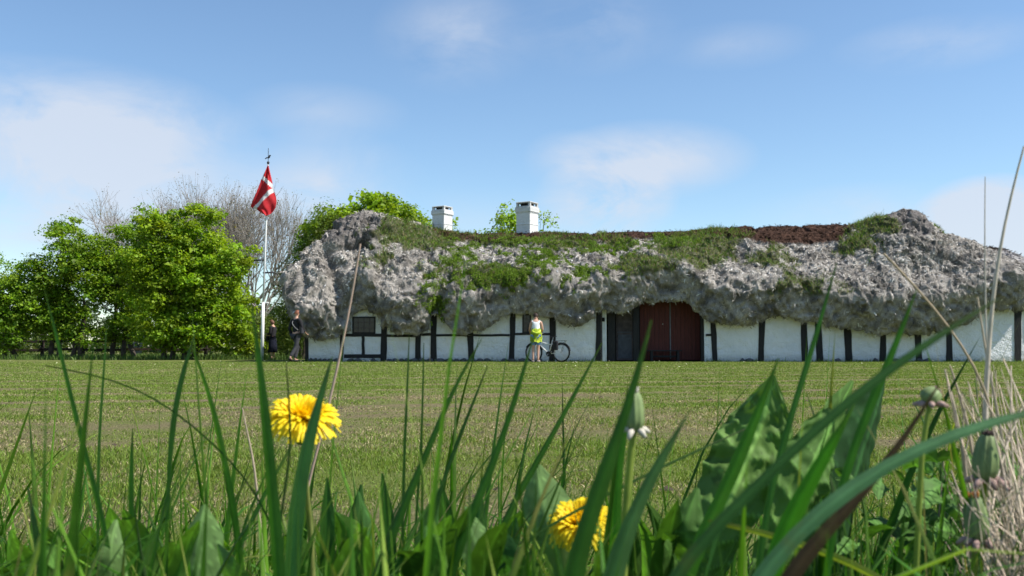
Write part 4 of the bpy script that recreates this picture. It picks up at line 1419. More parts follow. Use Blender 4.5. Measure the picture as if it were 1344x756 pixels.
# cyclist
J = base_pose(1.0)
J.update(waist=(0, .01, 1.10), chest=(0, .03, 1.27), neckb=(0, .05, 1.41), neck=(0, .085, 1.475), head=(-.01, .13, 1.58), face=(-.15, 1, -.55),
         shL=(-.17, .05, 1.38), elL=(-.225, .12, 1.12), wrL=(-.20, .32, 1.0), shR=(.17, .05, 1.38), elR=(.225, .10, 1.12), wrR=(.16, .34, 1.0),
         knL=(-.10, .05, .48), knR=(.07, .02, .48), anR=(.07, -.03, .08), toR=(.10, .12, .03))
YEL = simple('yellow_green_jacket', (.50, .62, .05), .8, .18, 14, bump=.5)
TANK = simple('white_vest', (.78, .78, .8), .85, .06, 12)
BLU = simple('light_blue_shorts', (.16, .27, .48), .85, .4, 16)
def tied(g, J, rad, t):
    bm = bmesh.new(); rings = []
    prof = ((1.16, .135, .105), (1.09, .165, .14), (1.0, .19, .16), (.86, .205, .175), (.745, .2, .17))
    for (z, a, b_) in prof:
        rings.append([])
        for q in range(28):
            an = q * 2 * math.pi / 28; w = 1 + .07 * math.sin(q * 1.9 + z * 9)
            zz = z - (.05 if math.sin(an) < -.2 and z < .9 else 0) + .02 * math.sin(q * 1.3)
            rings[-1].append(bm.verts.new((a * math.cos(an) * w, b_ * math.sin(an) * w + .01, zz)))
    for i in range(len(prof) - 1):
        for q in range(28): bm.faces.new((rings[i][q], rings[i][(q + 1) % 28], rings[i + 1][(q + 1) % 28], rings[i + 1][q]))
    bmesh.ops.solidify(bm, geom=bm.faces[:], thickness=.012)
    # two sleeves knotted in front and hood folded at the back
    tube(bm, crom([(.04, .15, 1.10), (.06, .19, 1.0), (.05, .2, .85), (.07, .19, .72)], 8), [.03] * 8, 8)
    tube(bm, crom([(-.04, .15, 1.10), (-.05, .19, 1.0), (-.07, .2, .86), (-.06, .19, .74)], 8), [.03] * 8, 8)
    tube(bm, crom([(-.13, -.1, 1.08), (-.03, -.19, 1.0), (.09, -.2, 1.02), (.15, -.1, 1.10)], 10), [.03, .035, .04, .045, .045, .045, .045, .04, .035, .03], 8)
    bmobj('tied_jacket', bm, YEL, t, True)
person('person in a white vest with a yellow-green jacket tied round the waist, holding the bicycle', (X(703.5, 34.3), 34.3, 0), R(-3), J,
       [top(TANK, 'none'), trousers(BLU, .40, 'shorts'), tied, shoes(simple('grey_sandal', (.25, .22, .2), .7))], dict(n='dark', c=(.035, .022, .016), low=-.6), curl=.9)

# ---------------------------------------------------------------- bicycle
def bicycle():
    t = thing('bicycle', 'white-framed bicycle with black mudguards held side-on before the house', 'bicycle', (X(718.5, 34.75), 34.75, 0), None, R(-27))
    rub = simple('tyre_rubber', (.015, .015, .016), .8); alu = simple('rim_alloy', (.5, .5, .52), .35, .05, metal=.8)
    fr = simple('white_frame_paint', (.75, .76, .78), .3, .05); blk = simple('black_plastic', (.014, .014, .015), .5)
    r = .335; fx, rx_ = -.53, .53
    for wxx in (fx, rx_):
        wh = thing('wheel', None, None); wh.parent = t; wh.location = (wxx, 0, r)
        if 'category' in wh: del wh['category']
        def ring(rr, tr, mat, nm):
            bm = bmesh.new(); vs = []
            for a in range(48):
                A_ = a * 2 * math.pi / 48
                vs.append([bm.verts.new(((rr + tr * math.cos(b * math.pi / 4)) * math.cos(A_), tr * .8 * math.sin(b * math.pi / 4), (rr + tr * math.cos(b * math.pi / 4)) * math.sin(A_))) for b in range(8)])
            for a in range(48):
                for b in range(8): bm.faces.new((vs[a][b], vs[(a + 1) % 48][b], vs[(a + 1) % 48][(b + 1) % 8], vs[a][(b + 1) % 8]))
            bmobj(nm, bm, mat, wh, True)
        ring(r - .028, .030, rub, 'tyre'); ring(r - .066, .011, alu, 'rim')
        bm = bmesh.new(); tube(bm, [(0, -.04, 0), (0, .04, 0)], .02, 10); bmobj('hub', bm, alu, wh)
        bm = bmesh.new()
        for a in range(28):
            A_ = a * 2 * math.pi / 28; s_ = .03 if a % 2 else -.03
            tube(bm, [(.018 * math.cos(A_ + .9), s_, .018 * math.sin(A_ + .9)), ((r - .06) * math.cos(A_), 0, (r - .06) * math.sin(A_))], .0014, 3, cap=False)
        bmobj('spokes', bm, alu, wh)
        bm = bmesh.new()
        a0, a1 = (R(15), R(150)) if wxx == fx else (R(10), R(175))
        prev = None
        for k in range(19):
            A_ = a0 + (a1 - a0) * k / 18; R_ = r + .022
            c = [bm.verts.new((wxx + (R_ + dz) * math.cos(A_), sy, r + (R_ + dz) * math.sin(A_))) for sy, dz in ((-.03, -.012), (-.015, .003), (.015, .003), (.03, -.012))]
            if prev:
                for q in range(3): bm.faces.new((prev[q], prev[q + 1], c[q + 1], c[q]))
            prev = c
        bmesh.ops.solidify(bm, geom=bm.faces[:], thickness=.003)
        bmobj('mudguard', bm, blk, t, True)
    bb = (.06, 0, .29); st = (.20, 0, .78); hd0 = (-.40, 0, .68); hd1 = (-.375, 0, .80)
    bm = bmesh.new()
    tube(bm, [hd1, hd0], .022, 10); tube(bm, [hd0, bb], .02, 10); tube(bm, [(-.385, 0, .74), (.15, 0, .60)], .017, 10); tube(bm, [bb, st], .017, 10)
    for s_ in (-.045, .045):
        tube(bm, [bb, (rx_, s_, r)], .011, 8); tube(bm, [(.165, s_ * .4, .66), (rx_, s_, r)], .009, 8)
    bmobj('frame', bm, fr, t)
    bm = bmesh.new()
    for s_ in (-.05, .05): tube(bm, crom([(-.405, s_ * .6, .66), (-.44, s_, .5), (fx, s_, r)], 8), .012, 8)
    bmobj('fork', bm, fr, t)
    bm = bmesh.new(); tube(bm, [st, (.225, 0, .87)], .013, 8); bmobj('seat_post', bm, alu, t)
    bm = bmesh.new()
    prof = [(.11, .03), (.16, .035), (.24, .06), (.31, .085), (.345, .07)]
    rows = [[bm.verts.new((x, s_ * w, .90 - abs(s_) * .02 + (.01 if x > .3 else 0))) for s_ in (-1, -.5, 0, .5, 1)] for x, w in prof]
    for i in range(4):
        for j in range(4): bm.faces.new((rows[i][j], rows[i + 1][j], rows[i + 1][j + 1], rows[i][j + 1]))
    bmesh.ops.solidify(bm, geom=bm.faces[:], thickness=.045)
    bmobj('saddle', bm, blk, t, True)
    bm = bmesh.new(); tube(bm, [hd1, (-.37, 0, .93), (-.40, 0, .965)], .014, 8)
    tube(bm, crom([(-.29, -.29, 1.0), (-.36, -.2, 1.0), (-.41, -.06, .97), (-.41, .06, .97), (-.36, .2, 1.0), (-.29, .29, 1.0)], 16), .012, 8); bmobj('handlebar', bm, alu, t)
    for s_ in (-1, 1):
        bm = bmesh.new(); tube(bm, [(-.33, s_ * .24, 1.001), (-.27, s_ * .32, 1.001)], .018, 8); bmobj('grip', bm, blk, t)
    bm = bmesh.new(); tube(bm, [(.06, -.05, .29), (.06, -.058, .29)], .095, 24); bmobj('chainring', bm, blk, t)
    for s_ in (-1, 1):
        bm = bmesh.new(); a = R(50) if s_ > 0 else R(230)
        e = (.06 + .17 * math.cos(a), s_ * .085, .29 + .17 * math.sin(a)); tube(bm, [(.06, s_ * .07, .29), e], .010, 8)
        box(bm, e[0] - .045, e[0] + .045, min(e[1], e[1] + s_ * .08), max(e[1], e[1] + s_ * .08), e[2] - .01, e[2] + .012); bmobj('crank', bm, alu, t)
    bm = bmesh.new(); box(bm, .22, .72, -.06, .06, .735, .75, .003); tube(bm, [(.68, -.05, .74), (rx_, -.05, r)], .006, 6); tube(bm, [(.68, .05, .74), (rx_, .05, r)], .006, 6); bmobj('luggage_rack', bm, blk, t)
    bm = bmesh.new(); box(bm, .27, .46, -.17, -.07, .42, .74, .03); bmobj('pannier_bag', bm, simple('black_pannier', (.018, .018, .022), .7), t)
bicycle()
# ---------------------------------------------------------------- foreground plants on the verge
BLADEM = foliage_mat('tall_grass_blade', .45, .38, .4, (1.3, 1.5, .45), nz=60, veins=True)
LEAFB = foliage_mat('broad_leaf', .6, .28, .25, (1.2, 1.4, .4), nz=35)
STRAWM = foliage_mat('dry_straw', .6, .2, .3, (1, .9, .7), nz=80)

def tall_grass():
    """tufts of long grass: curved ribbons with a folded midrib, 5 stations x 3 points"""
    n = 19000
    # density: thick close in, thinning toward the mown edge
    y = .34 + rng.random(n) ** .85 * 1.45
    x = rng.uniform(-1, 1, n) * (y * .60 + .12)
    # clump
    cx = vn(np.stack([x, y, 0 * x], 1), 6.5, 201)
    right_gap = 1 - .62 * np.exp(-((x / y - .09) / .11) ** 2)
    keep = rng.random(n) < (.25 + .9 * cx) * (1 - .72 * sstep(.9, 1.8, y)) * right_gap
    x, y = x[keep], y[keep]; n = len(x)
    z = bank(x, y)
    # how high a blade may reach: mostly below the dandelions, a few higher
    tall = rng.random(n) < .035
    cap_ = .42 - y * np.where(tall, rng.uniform(.0, .09, n), .115 + .18 * rng.random(n) ** .8)
    Lm = np.maximum(cap_ - z, .05) * rng.uniform(.95, 1.3, n)
    wd = rng.uniform(.0025, .0075, n) * np.where(rng.random(n) < .12, 1.5, 1)
    thin = rng.random(n) < .25
    wd = np.where(thin, .0011, wd)
    kind = rng.random((n, 1)); wd = np.where(kind[:, 0] < .06, .0013, wd)
    az = rng.normal(.35, 1.5, n)                               # leans mostly to the right
    lean = np.abs(rng.normal(.28, .25, n)); bend = rng.uniform(0, 1.25, n) ** 1.6
    ax = np.cos(az); ay = np.sin(az) * .6
    tw = rng.uniform(-1.2, 1.2, n)
    S = 7
    V = np.zeros((n, S, 3, 3))
    pos = np.stack([x, y, z - .01], 1)
    ang = lean.copy()
    for j in range(S):
        t = j / (S - 1)
        w = wd * (1 - t ** 2.4) * (.65 + .7 * min(t * 3, 1) * .5)
        sx = -np.sin(az + tw * t); sy = np.cos(az + tw * t)
        # face the blades roughly toward the viewer by chance of az
        fold = w * .35
        nx_ = np.stack([np.cos(az) * np.cos(ang), np.sin(az) * np.cos(ang), -np.sin(ang)], 1)
        sd = np.stack([sx, sy, 0 * sx], 1)
        V[:, j, 0] = pos - sd * w[:, None] * .5 + nx_ * fold[:, None]
        V[:, j, 1] = pos
        V[:, j, 2] = pos + sd * w[:, None] * .5 + nx_ * fold[:, None]
        step = Lm / (S - 1)
        pos = pos + np.stack([ax * np.sin(ang) * step, ay * np.sin(ang) * step, np.cos(ang) * step], 1)
        ang = ang + bend / (S - 1) * (1 + t)
    base = (np.arange(n) * S * 3)[:, None]
    F = []
    for j in range(S - 1):
        for q in (0, 1):
            F.append(base + np.array([[j * 3 + q, j * 3 + q + 1, (j + 1) * 3 + q + 1, (j + 1) * 3 + q]]))
    c = np.where(kind < .06, np.array([[.26, .21, .10]]), np.where(kind < .5, np.array([[.045, .135, .012]]), np.array([[.10, .215, .02]]))) * rng.uniform(.55, 1.35, (n, 1))
    cc_ = np.repeat(c, S * 3, axis=0).reshape(n, S, 3, 3)
    cc_[:, :, 1] *= 1.2
    cc_[:, -2:] = cc_[:, -2:] * .55 + np.array([.16, .12, .045]) * (rng.random((n, 1, 1, 1)) < .2) + cc_[:, -2:] * .45 * (rng.random((n, 1, 1, 1)) < .65)
    al_ = np.tile(np.array([0, .5, 1.]), n * S)[:, None]
    o = npmesh('tall_grass', V.reshape(-1, 3), np.concatenate(F), BLADEM, col=np.concatenate([np.clip(cc_.reshape(-1, 3), 0, .6), al_], 1), smooth=True)
    add_props(o, 'tall fresh green grass growing thickly on the verge in the foreground', 'grass', kind='stuff')
    # short undergrowth right at the bottom
    n = 9000
    y = rng.uniform(.4, 1.65, n); x = rng.uniform(-1, 1, n) * (y * .62 + .1)
    keep = rng.random(n) < 1 - .5 * sstep(1.1, 1.65, y)
    x, y = x[keep], y[keep]; n = len(x)
    k = rng.random((n, 1))
    c = np.where(k < .14, np.array([[.28, .22, .12]]), np.array([[.07, .165, .015]])) * rng.uniform(.5, 1.4, (n, 1))
    v, f, c = blades(np.stack([x, y, bank(x, y) - .004], 1), np.tile([[0, 0, 1.]], (n, 1)), rng.uniform(.03, .10, n), rng.uniform(.0015, .004, n), c, .4)
    o = npmesh('verge_undergrowth', v, f, BLADEM, col=c)
    add_props(o, 'short green and straw-coloured undergrowth between the tall blades', 'grass', kind='stuff')
tall_grass()

def ribbon(pts, mat, name, label, cat, group, col, fold=.25, twist=0, n=26, colt=None, parent=None, stalk=False):
    """one blade or stalk through photo-measured stations (px, py, distance, width px) as real geometry"""
    C = chord(pts, n)
    V = []; cols = []
    prev = None
    P3 = [W(c[0], c[1], c[2]) for c in C]
    for i in range(n):
        p = P3[i]; d = (P3[min(i + 1, n - 1)] - P3[max(i - 1, 0)]).normalized()
        view = Vector((0, 1, 0))
        s = d.cross(view); s.normalize()
        a = twist * (i / (n - 1) - .5)
        nn_ = s.cross(d).normalized()
        s2 = s * math.cos(a + .35) + nn_ * math.sin(a + .35)
        nf_ = s2.cross(d).normalized()
        w = max(C[i][3], .3) / 1300 * C[i][2]
        t = i / (n - 1)
        cc_ = np.array(col) if colt is None else np.array(col) * (1 - t) + np.array(colt) * t
        if stalk:
            for q in range(6):
                an = q * math.pi / 3
                V.append(tuple(p + (s * math.cos(an) + nn_ * math.sin(an)) * w * .5)); cols.append((*cc_, 0))
        else:
            if i > n * .9 and colt is None: cc_ = cc_ * .6 + np.array([.13, .10, .03]) * (i / n - .9) * 6
            w *= 1 + .05 * math.sin(i * 1.7 + P3[0].x * 90)
            for u, k in ((-.5, 1), (-.2, 1.05), (0, 1.35), (.2, 1.0), (.5, .9)):
                V.append(tuple(p + s2 * w * u + nf_ * (abs(u) * 2 * fold * w * .5))); cols.append((*(cc_ * k), u + .5))
    m = 6 if stalk else 5
    F = []
    for i in range(n - 1):
        for q in range(m if stalk else m - 1):
            F.append((i * m + q, i * m + (q + 1) % m, (i + 1) * m + (q + 1) % m, (i + 1) * m + q))
    o = npmesh(name, np.array(V), np.array(F), mat, parent, col=np.clip(np.array(cols), 0, .8), smooth=True, origin=tuple(P3[0]) if parent is None else tuple(parent.location))
    if parent is None:
        o.location = P3[0]
        add_props(o, label, cat, group)
    return o

def B(label, pts, d, col=(.055, .16, .022), **k):
    """pts: (px, py, width px) at distance d (a number, or base and tip distances)"""
    d0, d1 = d if isinstance(d, tuple) else (d, d)
    # carry the blade down to the verge
    n = len(pts)
    wk = k.pop('wk', .73)
    q = [(p[0], p[1], d0 + (d1 - d0) * i / (n - 1), p[2] * wk) for i, p in enumerate(pts)]
    a, b = q[0], q[1]
    g = float(bank(np.array([X(a[0], a[2])]), np.array([a[2]]))[0]) - .01
    need = (W(a[0], a[1], a[2]).z - g)
    if need > .01:
        dy = need / a[2] * 1300
        sl = (a[0] - b[0]) / max(abs(a[1] - b[1]), 1) * .35
        q = [(a[0] + sl * dy, a[1] + dy, a[2], a[3] * .8)] + q
    return ribbon(q, k.pop('mat', BLADEM), k.pop('name', 'grass_blade'), label, k.pop('cat', 'grass blade'), k.pop('group', 'large grass blades in the foreground'), col, **k)

B('broad dark blade rising left of the big dandelion, widest upright blade on the left', [(366, 750, 27), (356, 640, 26), (347, 540, 21), (340, 470, 15), (330, 400, 2)], .42, (.045, .14, .020))
B('grey-green blade crossing in front of the big dandelion flower', [(385, 690, 34), (396, 610, 30), (408, 560, 22), (424, 510, 14), (431, 485, 11), (436, 468, 2)], .47, (.075, .19, .055), fold=.15)
B('tall arching blade at the far left with its tip above the lawn edge', [(140, 700, 13), (112, 600, 13), (92, 520, 11), (74, 440, 8), (58, 380, 1.5)], .55, (.05, .15, .025))
B('short broad blade stopping against the trees, left of the darkest upright blade', [(221, 610, 9), (225, 560, 15), (233, 505, 14), (243, 475, 10), (256, 438, 2)], .6, (.05, .14, .022))
B('bright blade leaning left between the two left dark blades', [(312, 700, 16), (300, 640, 15), (288, 570, 13), (270, 500, 9), (249, 447, 2)], .6, (.08, .20, .025))
B('upright thin blade at the left whose tip touches the tree shadow', [(128, 660, 7), (129, 580, 7), (135, 500, 6), (140, 425, 1.5)], .7, (.07, .17, .03))
B('spiky blade of medium height left of centre in the grass', [(172, 720, 16), (171, 650, 13), (172, 600, 9), (174, 562, 2)], .65, (.05, .15, .02))
B('hair-thin dark blade arching right across the left lawn', [(60, 480, 2.5), (170, 500, 3), (240, 545, 4), (300, 600, 4), (345, 650, 4)][::-1], .6, (.03, .08, .018))
B('dark thin blade with a kinked top in front of the dandelion', [(372, 640, 5), (386, 590, 6), (380, 540, 4.5), (375, 470, 2)], .5, (.03, .07, .018))
for (lb, pts, d, c) in (
    ('thin straight blade to the right of the tall straw, left of the cyclist', [(528, 700, 6), (530, 600, 6), (534, 520, 5), (537, 440, 1.5)], .7, (.05, .12, .025)),
    ('thin dark blade just right of the straight one, under the second window from the left', [(545, 690, 5), (552, 600, 5), (555, 520, 4), (556, 450, 1.5)], .75, (.05, .12, .025)),
    ('blade leaning right with its tip under the left wall panels', [(505, 720, 18), (540, 640, 15), (568, 575, 11), (598, 500, 8), (632, 445, 1.5)], .55, (.055, .15, .02)),
    ('darker slim blade beside the leaning one, pointing at the cyclist', [(560, 700, 9), (585, 620, 8), (612, 550, 7), (640, 480, 1.5)], .7, (.045, .11, .022)),
    ('long blade leaning right whose tip covers the front wheel of the bicycle', [(590, 740, 20), (625, 660, 17), (655, 590, 13), (680, 510, 10), (702, 436, 2)], .5, (.055, .16, .02)),
    ('long blade leaning right below the red doors', [(650, 700, 12), (700, 615, 12), (742, 540, 9), (790, 450, 2)], .6, (.06, .16, .022)),
    ('very broad blurred blade standing between the second dandelion and the bud', [(748, 752, 40), (772, 680, 36), (800, 600, 26), (830, 520, 15), (855, 420, 3)], .36, (.05, .14, .018)),
    ('bright blade standing against the dandelion bud', [(806, 750, 22), (806, 690, 21), (810, 620, 17), (820, 540, 12), (840, 470, 7), (852, 440, 2)], .52, (.065, .21, .018)),
    ('pale grey-green blurred blade right of the second dandelion', [(800, 754, 40), (820, 700, 32), (845, 640, 22), (880, 580, 14), (905, 540, 2)], .38, (.10, .20, .07)),
    ('slim dark blade sweeping right across the middle of the lawn', [(690, 700, 5), (780, 660, 6), (850, 620, 5), (930, 585, 4), (985, 560, 1.5)], .55, (.04, .10, .02)),
    ('bright blade in front of the crinkled leaf, leaning right', [(900, 745, 26), (940, 670, 26), (975, 590, 22), (1000, 530, 17), (1022, 470, 2)], .45, (.075, .22, .02)),
    ('very bright broad blade in front of the crinkled leaves at the right', [(1010, 740, 34), (1040, 670, 36), (1075, 610, 26), (1110, 555, 12), (1122, 530, 2)], .38, (.075, .27, .012)),
    ('long dark blurred blade rising to the right across the right wall panels', [(868, 755, 26), (950, 680, 22), (1030, 600, 18), (1120, 515, 18), (1220, 445, 18), (1285, 405, 12), (1310, 392, 3)], .30, (.04, .11, .03)),
    ('large blue-green arching blade sweeping to the right edge of the foreground', [(975, 770, 32), (1060, 680, 28), (1150, 610, 24), (1240, 570, 21), (1344, 538, 16), (1400, 530, 6)], .33, (.10, .22, .11)),
    ('tall thin blade at the right reaching up over the thatched roof', [(1000, 690, 12), (1025, 590, 12), (1052, 500, 11), (1075, 430, 9), (1098, 345, 2)], .5, (.06, .17, .03)),
    ('bright blade in front of the right wall panels, its tip on the thatch', [(1100, 640, 14), (1130, 560, 16), (1160, 490, 16), (1182, 440, 13), (1203, 380, 2)], .42, (.06, .19, .02)),
    ('dark brown dead blade under the large arching blade', [(1020, 765, 30), (1080, 700, 28), (1140, 640, 18), (1190, 575, 10), (1232, 505, 3)], .36, (.075, .045, .028)),
    ('yellow-green stalk lying across the lower right foreground', [(1210, 790, 14), (1130, 742, 14), (1050, 712, 14), (960, 688, 12), (930, 684, 6)], .45, (.26, .30, .05))):
    B(lb, pts, d, c)

# dry straws
def S(label, pts, d, col=(.55, .44, .30), **k):
    return B(label, pts, d, col, wk=.62, mat=STRAWM, name='dry_straw', cat='straw', group='dry straws in the foreground', stalk=True, **k)
S('tall dry straw leaning right in front of the left gable window', [(398, 655, 6), (417, 590, 5.5), (432, 530, 5.5), (448, 460, 5), (462, 390, 4.5), (473, 320, 4)], .8, (.52, .38, .30))
S('tallest dry straw at the right, running up out past the roof', [(1292, 560, 12), (1296, 470, 11), (1301, 400, 9), (1312, 320, 7), (1330, 240, 5), (1344, 192, 4.5)], .62, (.66, .58, .48))
S('hair-thin vertical straw beside the tallest one', [(1296, 540, 5), (1294, 420, 4), (1292, 320, 3), (1293, 232, 2)], .66, (.6, .55, .48))
S('dry straw leaning left over the right thatch', [(1308, 550, 6), (1290, 490, 6), (1255, 440, 5.5), (1220, 395, 5), (1188, 360, 5), (1160, 333, 5)], .6, (.48, .38, .26))
S('short dry straw crossing the last white wall panels', [(1315, 560, 7), (1300, 500, 6), (1290, 440, 5), (1283, 390, 4)], .64, (.6, .5, .38))
S('dry straw left of the tangle pointing up to the left', [(1262, 570, 7), (1252, 530, 6), (1240, 485, 4)], .7, (.6, .5, .38))
S('second short dry straw left of the tangle', [(1276, 580, 7), (1264, 530, 6), (1247, 480, 4)], .7, (.55, .45, .33))
S('thin dry straw in the left grass by the dark blade', [(333, 600, 5), (322, 560, 3), (318, 535, 2)], .8, (.5, .4, .3))

def straw_tangle():
    n = 850
    V = []; F = []; Cc = []
    for i in range(n):
        d = rng.uniform(.5, .95)
        px = 1366 + rng.normal(0, 40) + (30 if rng.random() < .3 else 0); py = 800
        ax = rng.normal(-.15, .45)
        top = rng.uniform(470, 740) if rng.random() < .5 else rng.uniform(600, 760)
        if px + ax * (py - top) < 1235: ax = abs(ax) * .5
        p0 = W(px, py, d); p0.z = min(p0.z, .3); p2 = W(px + ax * (py - top), top, d + rng.normal(0, .04))
        p1 = (p0 + p2) / 2 + Vector(rng.normal(0, .014, 3))
        w = rng.uniform(.00035, .0010)
        k = len(V)
        col = np.array([.70, .58, .47]) * rng.uniform(.4, 1.25) if rng.random() < .85 else np.array([.10, .2, .04])
        for j in range(6):
            t = j / 5; p = p0 * (1 - t) ** 2 + p1 * 2 * t * (1 - t) + p2 * t * t
            for q in range(3): V.append((p.x + w * math.cos(q * 2.1) * (1 - .5 * t), p.y + w * math.sin(q * 2.1) * (1 - .5 * t), p.z)); Cc.append(col)
        for j in range(5):
            for q in range(3): F.append((k + j * 3 + q, k + j * 3 + (q + 1) % 3, k + (j + 1) * 3 + (q + 1) % 3, k + (j + 1) * 3 + q))
    o = npmesh('straw_tangle', np.array(V), np.array(F), STRAWM, col=np.clip(np.array(Cc), 0, .8), smooth=True)
    add_props(o, 'tangle of pale dry grass stems at the right edge of the foreground', 'dry grass', kind='stuff')
straw_tangle()

# ---- broad leaves
def leaf_mesh(pts, widths, name, parent, col, crinkle=.12, lobes=0, nA=34, nB=13, vein=1.5, twist=.35, mat=None, cup=.25, ragged=.04):
    """leaf along a midrib of (px, py, dist); widths in px along it"""
    C = crom([(a[0], a[1], a[2], w) for a, w in zip(pts, widths)], nA)
    P3 = [W(c[0], c[1], c[2]) for c in C]
    V = []; cols = []
    ph = random.uniform(0, 9)
    gi_, gj_ = np.meshgrid(np.arange(nA) / nA * 11, np.arange(nB) / nB * 4, indexing='ij')
    gp = np.stack([gi_.ravel(), gj_.ravel() + ph * 7, 0 * gi_.ravel()], 1)
    NZ = fbm(gp, 1.0, 2, 301).reshape(nA, nB); NZ2 = (fbm(gp, 2.3, 2, 302).reshape(nA, nB) - .5) * 2; NZ3 = fbm(gp, 1.6, 2, 303).reshape(nA, nB)
    for i in range(nA):
        t = i / (nA - 1)
        p = P3[i]; d = (P3[min(i + 1, nA - 1)] - P3[max(i - 1, 0)]).normalized()
        s = d.cross(Vector((0, 1, 0))).normalized(); nn_ = s.cross(d).normalized()
        s2 = (s * math.cos(twist) + nn_ * math.sin(twist)); n2 = s2.cross(d).normalized()
        w = max(C[i][3], .5) / 1300 * C[i][2]
        w *= 1 + ragged * (2 * NZ[i, 0] - 1) * 1.3
        if lobes: w *= 1 - .38 * abs(math.sin(lobes * math.pi * t + ph)) ** 2 * (1 - t * .5)
        for j in range(nB):
            u = (j / (nB - 1) - .5) * 2
            e = abs(u)
            q0 = e * 4.2 - t * 50 + ph + 1.3 * NZ[i, j]; cr = crinkle * w * (abs(math.sin(q0 * .5)) * .09 * min(1, e * 2.5) + (NZ2[i, j]) * .11 * (.3 + e) + math.sin(t * 13 + u * 2 + ph) * .09 * e ** 2)
            if j in (0, nB - 1): cr += ragged * w * .2 * NZ2[i, j]
            q = p + s2 * (u * w * .5) + n2 * (w * cup * (e ** 1.5) * .5 + cr) + d * (-.10 * w * e * e)
            V.append(tuple(q))
            k = vein if e < .07 else (1.75 if abs(math.sin(q0 * .5)) < .11 else 1)
            if NZ3[i, j] > .78: k *= .62
            cols.append(np.array(col) * k * (1 + .12 * math.sin(t * 17 + u * 5)))
    F = [(i * nB + j, i * nB + j + 1, (i + 1) * nB + j + 1, (i + 1) * nB + j) for i in range(nA - 1) for j in range(nB - 1)]
    o = npmesh(name, np.array(V), np.array(F), mat or LEAFB, parent, col=np.clip(np.array(cols), 0, .6), smooth=True, origin=tuple(parent.location))
    return o

def plant(name, label, cat, px, d, group=None):
    b = W(px, 760, d); b.z = float(bank(np.array([b.x]), np.array([d]))[0])
    return thing(name, label, cat, b, group)
def stalkpart(t, pts, name='stem', col=(.20, .30, .06), n=20):
    return ribbon(pts, BLADEM, name, None, None, None, col, stalk=True, n=n, parent=t)

LG = (.075, .16, .035)
# crinkled dock at the right
t = plant('dock_plant', 'crinkled broad-leaved dock with upright pale-ribbed leaves, right of the bud', 'plant', 1000, .62, 'dock plants on the verge')
leaf_mesh([(925, 760, .62), (945, 690, .62), (975, 610, .63), (1000, 550, .64), (1015, 492, .64)], [30, 70, 98, 80, 6], 'leaf', t, (.11, .20, .05), .85, nA=80, nB=31, vein=2.0, ragged=.12)
leaf_mesh([(1000, 770, .6), (1030, 700, .6), (1060, 630, .6), (1085, 570, .61), (1120, 500, .62)], [30, 62, 84, 64, 6], 'leaf', t, (.11, .21, .05), .6, nA=80, nB=31, vein=2.2, twist=-.3, ragged=.12)
leaf_mesh([(910, 760, .56), (905, 720, .56), (900, 690, .56), (915, 640, .57)], [20, 50, 56, 6], 'leaf', t, LG, .4, twist=.5)
t = plant('dock_plant', 'dark smooth-leaved dock behind the bright blade at the right', 'plant', 1120, .72, 'dock plants on the verge')
leaf_mesh([(1100, 760, .72), (1112, 670, .72), (1130, 600, .73), (1150, 540, .74), (1163, 492, .75)], [30, 90, 112, 90, 5], 'leaf', t, (.022, .062, .02), .2, nA=44, nB=17, vein=2.2, twist=-.75)
leaf_mesh([(1060, 760, .7), (1050, 700, .7), (1045, 660, .7), (1060, 600, .7)], [30, 60, 66, 6], 'leaf', t, (.05, .12, .035), .3)
t = plant('dock_plant', 'single upright oval pale leaf beside the second dandelion', 'plant', 730, .6, 'dock plants on the verge')
leaf_mesh([(745, 800, .6), (737, 740, .6), (722, 690, .6), (711, 650, .61), (704, 610, .62)], [26, 44, 66, 62, 12], 'leaf', t, (.16, .26, .09), .12, twist=.25, vein=1.9)
leaf_mesh([(655, 790, .62), (640, 750, .62), (620, 700, .62), (610, 665, .62)], [20, 40, 42, 6], 'leaf', t, (.10, .18, .06), .15, twist=-.4, vein=1.8)
leaf_mesh([(680, 800, .55), (672, 760, .55), (660, 725, .55), (655, 690, .56)], [24, 54, 50, 6], 'leaf', t, (.045, .12, .03), .2, twist=.7)
t = plant('dock_plant', 'broad pale leaves low in the left foreground below the lawn patch', 'plant', 270, .55, 'dock plants on the verge')
leaf_mesh([(262, 800, .55), (258, 760, .55), (262, 700, .56), (268, 662, .57)], [40, 66, 58, 6], 'leaf', t, (.12, .21, .065), .15, twist=.2, vein=1.6)
leaf_mesh([(150, 800, .55), (148, 760, .55), (146, 720, .55), (152, 682, .56)], [24, 36, 32, 5], 'leaf', t, (.13, .22, .07), .12, twist=-.3)
leaf_mesh([(330, 810, .52), (310, 770, .52), (295, 745, .52), (285, 715, .53)], [26, 46, 42, 6], 'leaf', t, (.10, .2, .05), .15, twist=.6)
leaf_mesh([(60, 810, .5), (50, 750, .5), (42, 690, .5), (36, 640, .51)], [16, 28, 26, 5], 'leaf', t, (.03, .08, .025), .1, twist=.8)
# scattered mid leaves in the grass
t = plant('plantain_plant', 'dark plantain leaves half hidden in the grass left of the second dandelion', 'plant', 470, .7, 'plantains in the tall grass')
for k in range(9):
    px = 430 + k * 28 + random.uniform(-10, 10); dd = random.uniform(.6, .85); tp = random.uniform(620, 700); ln = random.uniform(-35, 35)
    leaf_mesh([(px, 800, dd), (px + ln * .3, 750, dd), (px + ln * .6, (tp + 740) / 2, dd), (px + ln, tp, dd)], [8, 24, 26, 3], 'leaf', t, (.05, .125, .03), .15, twist=random.uniform(-.8, .8), nA=20, nB=9)

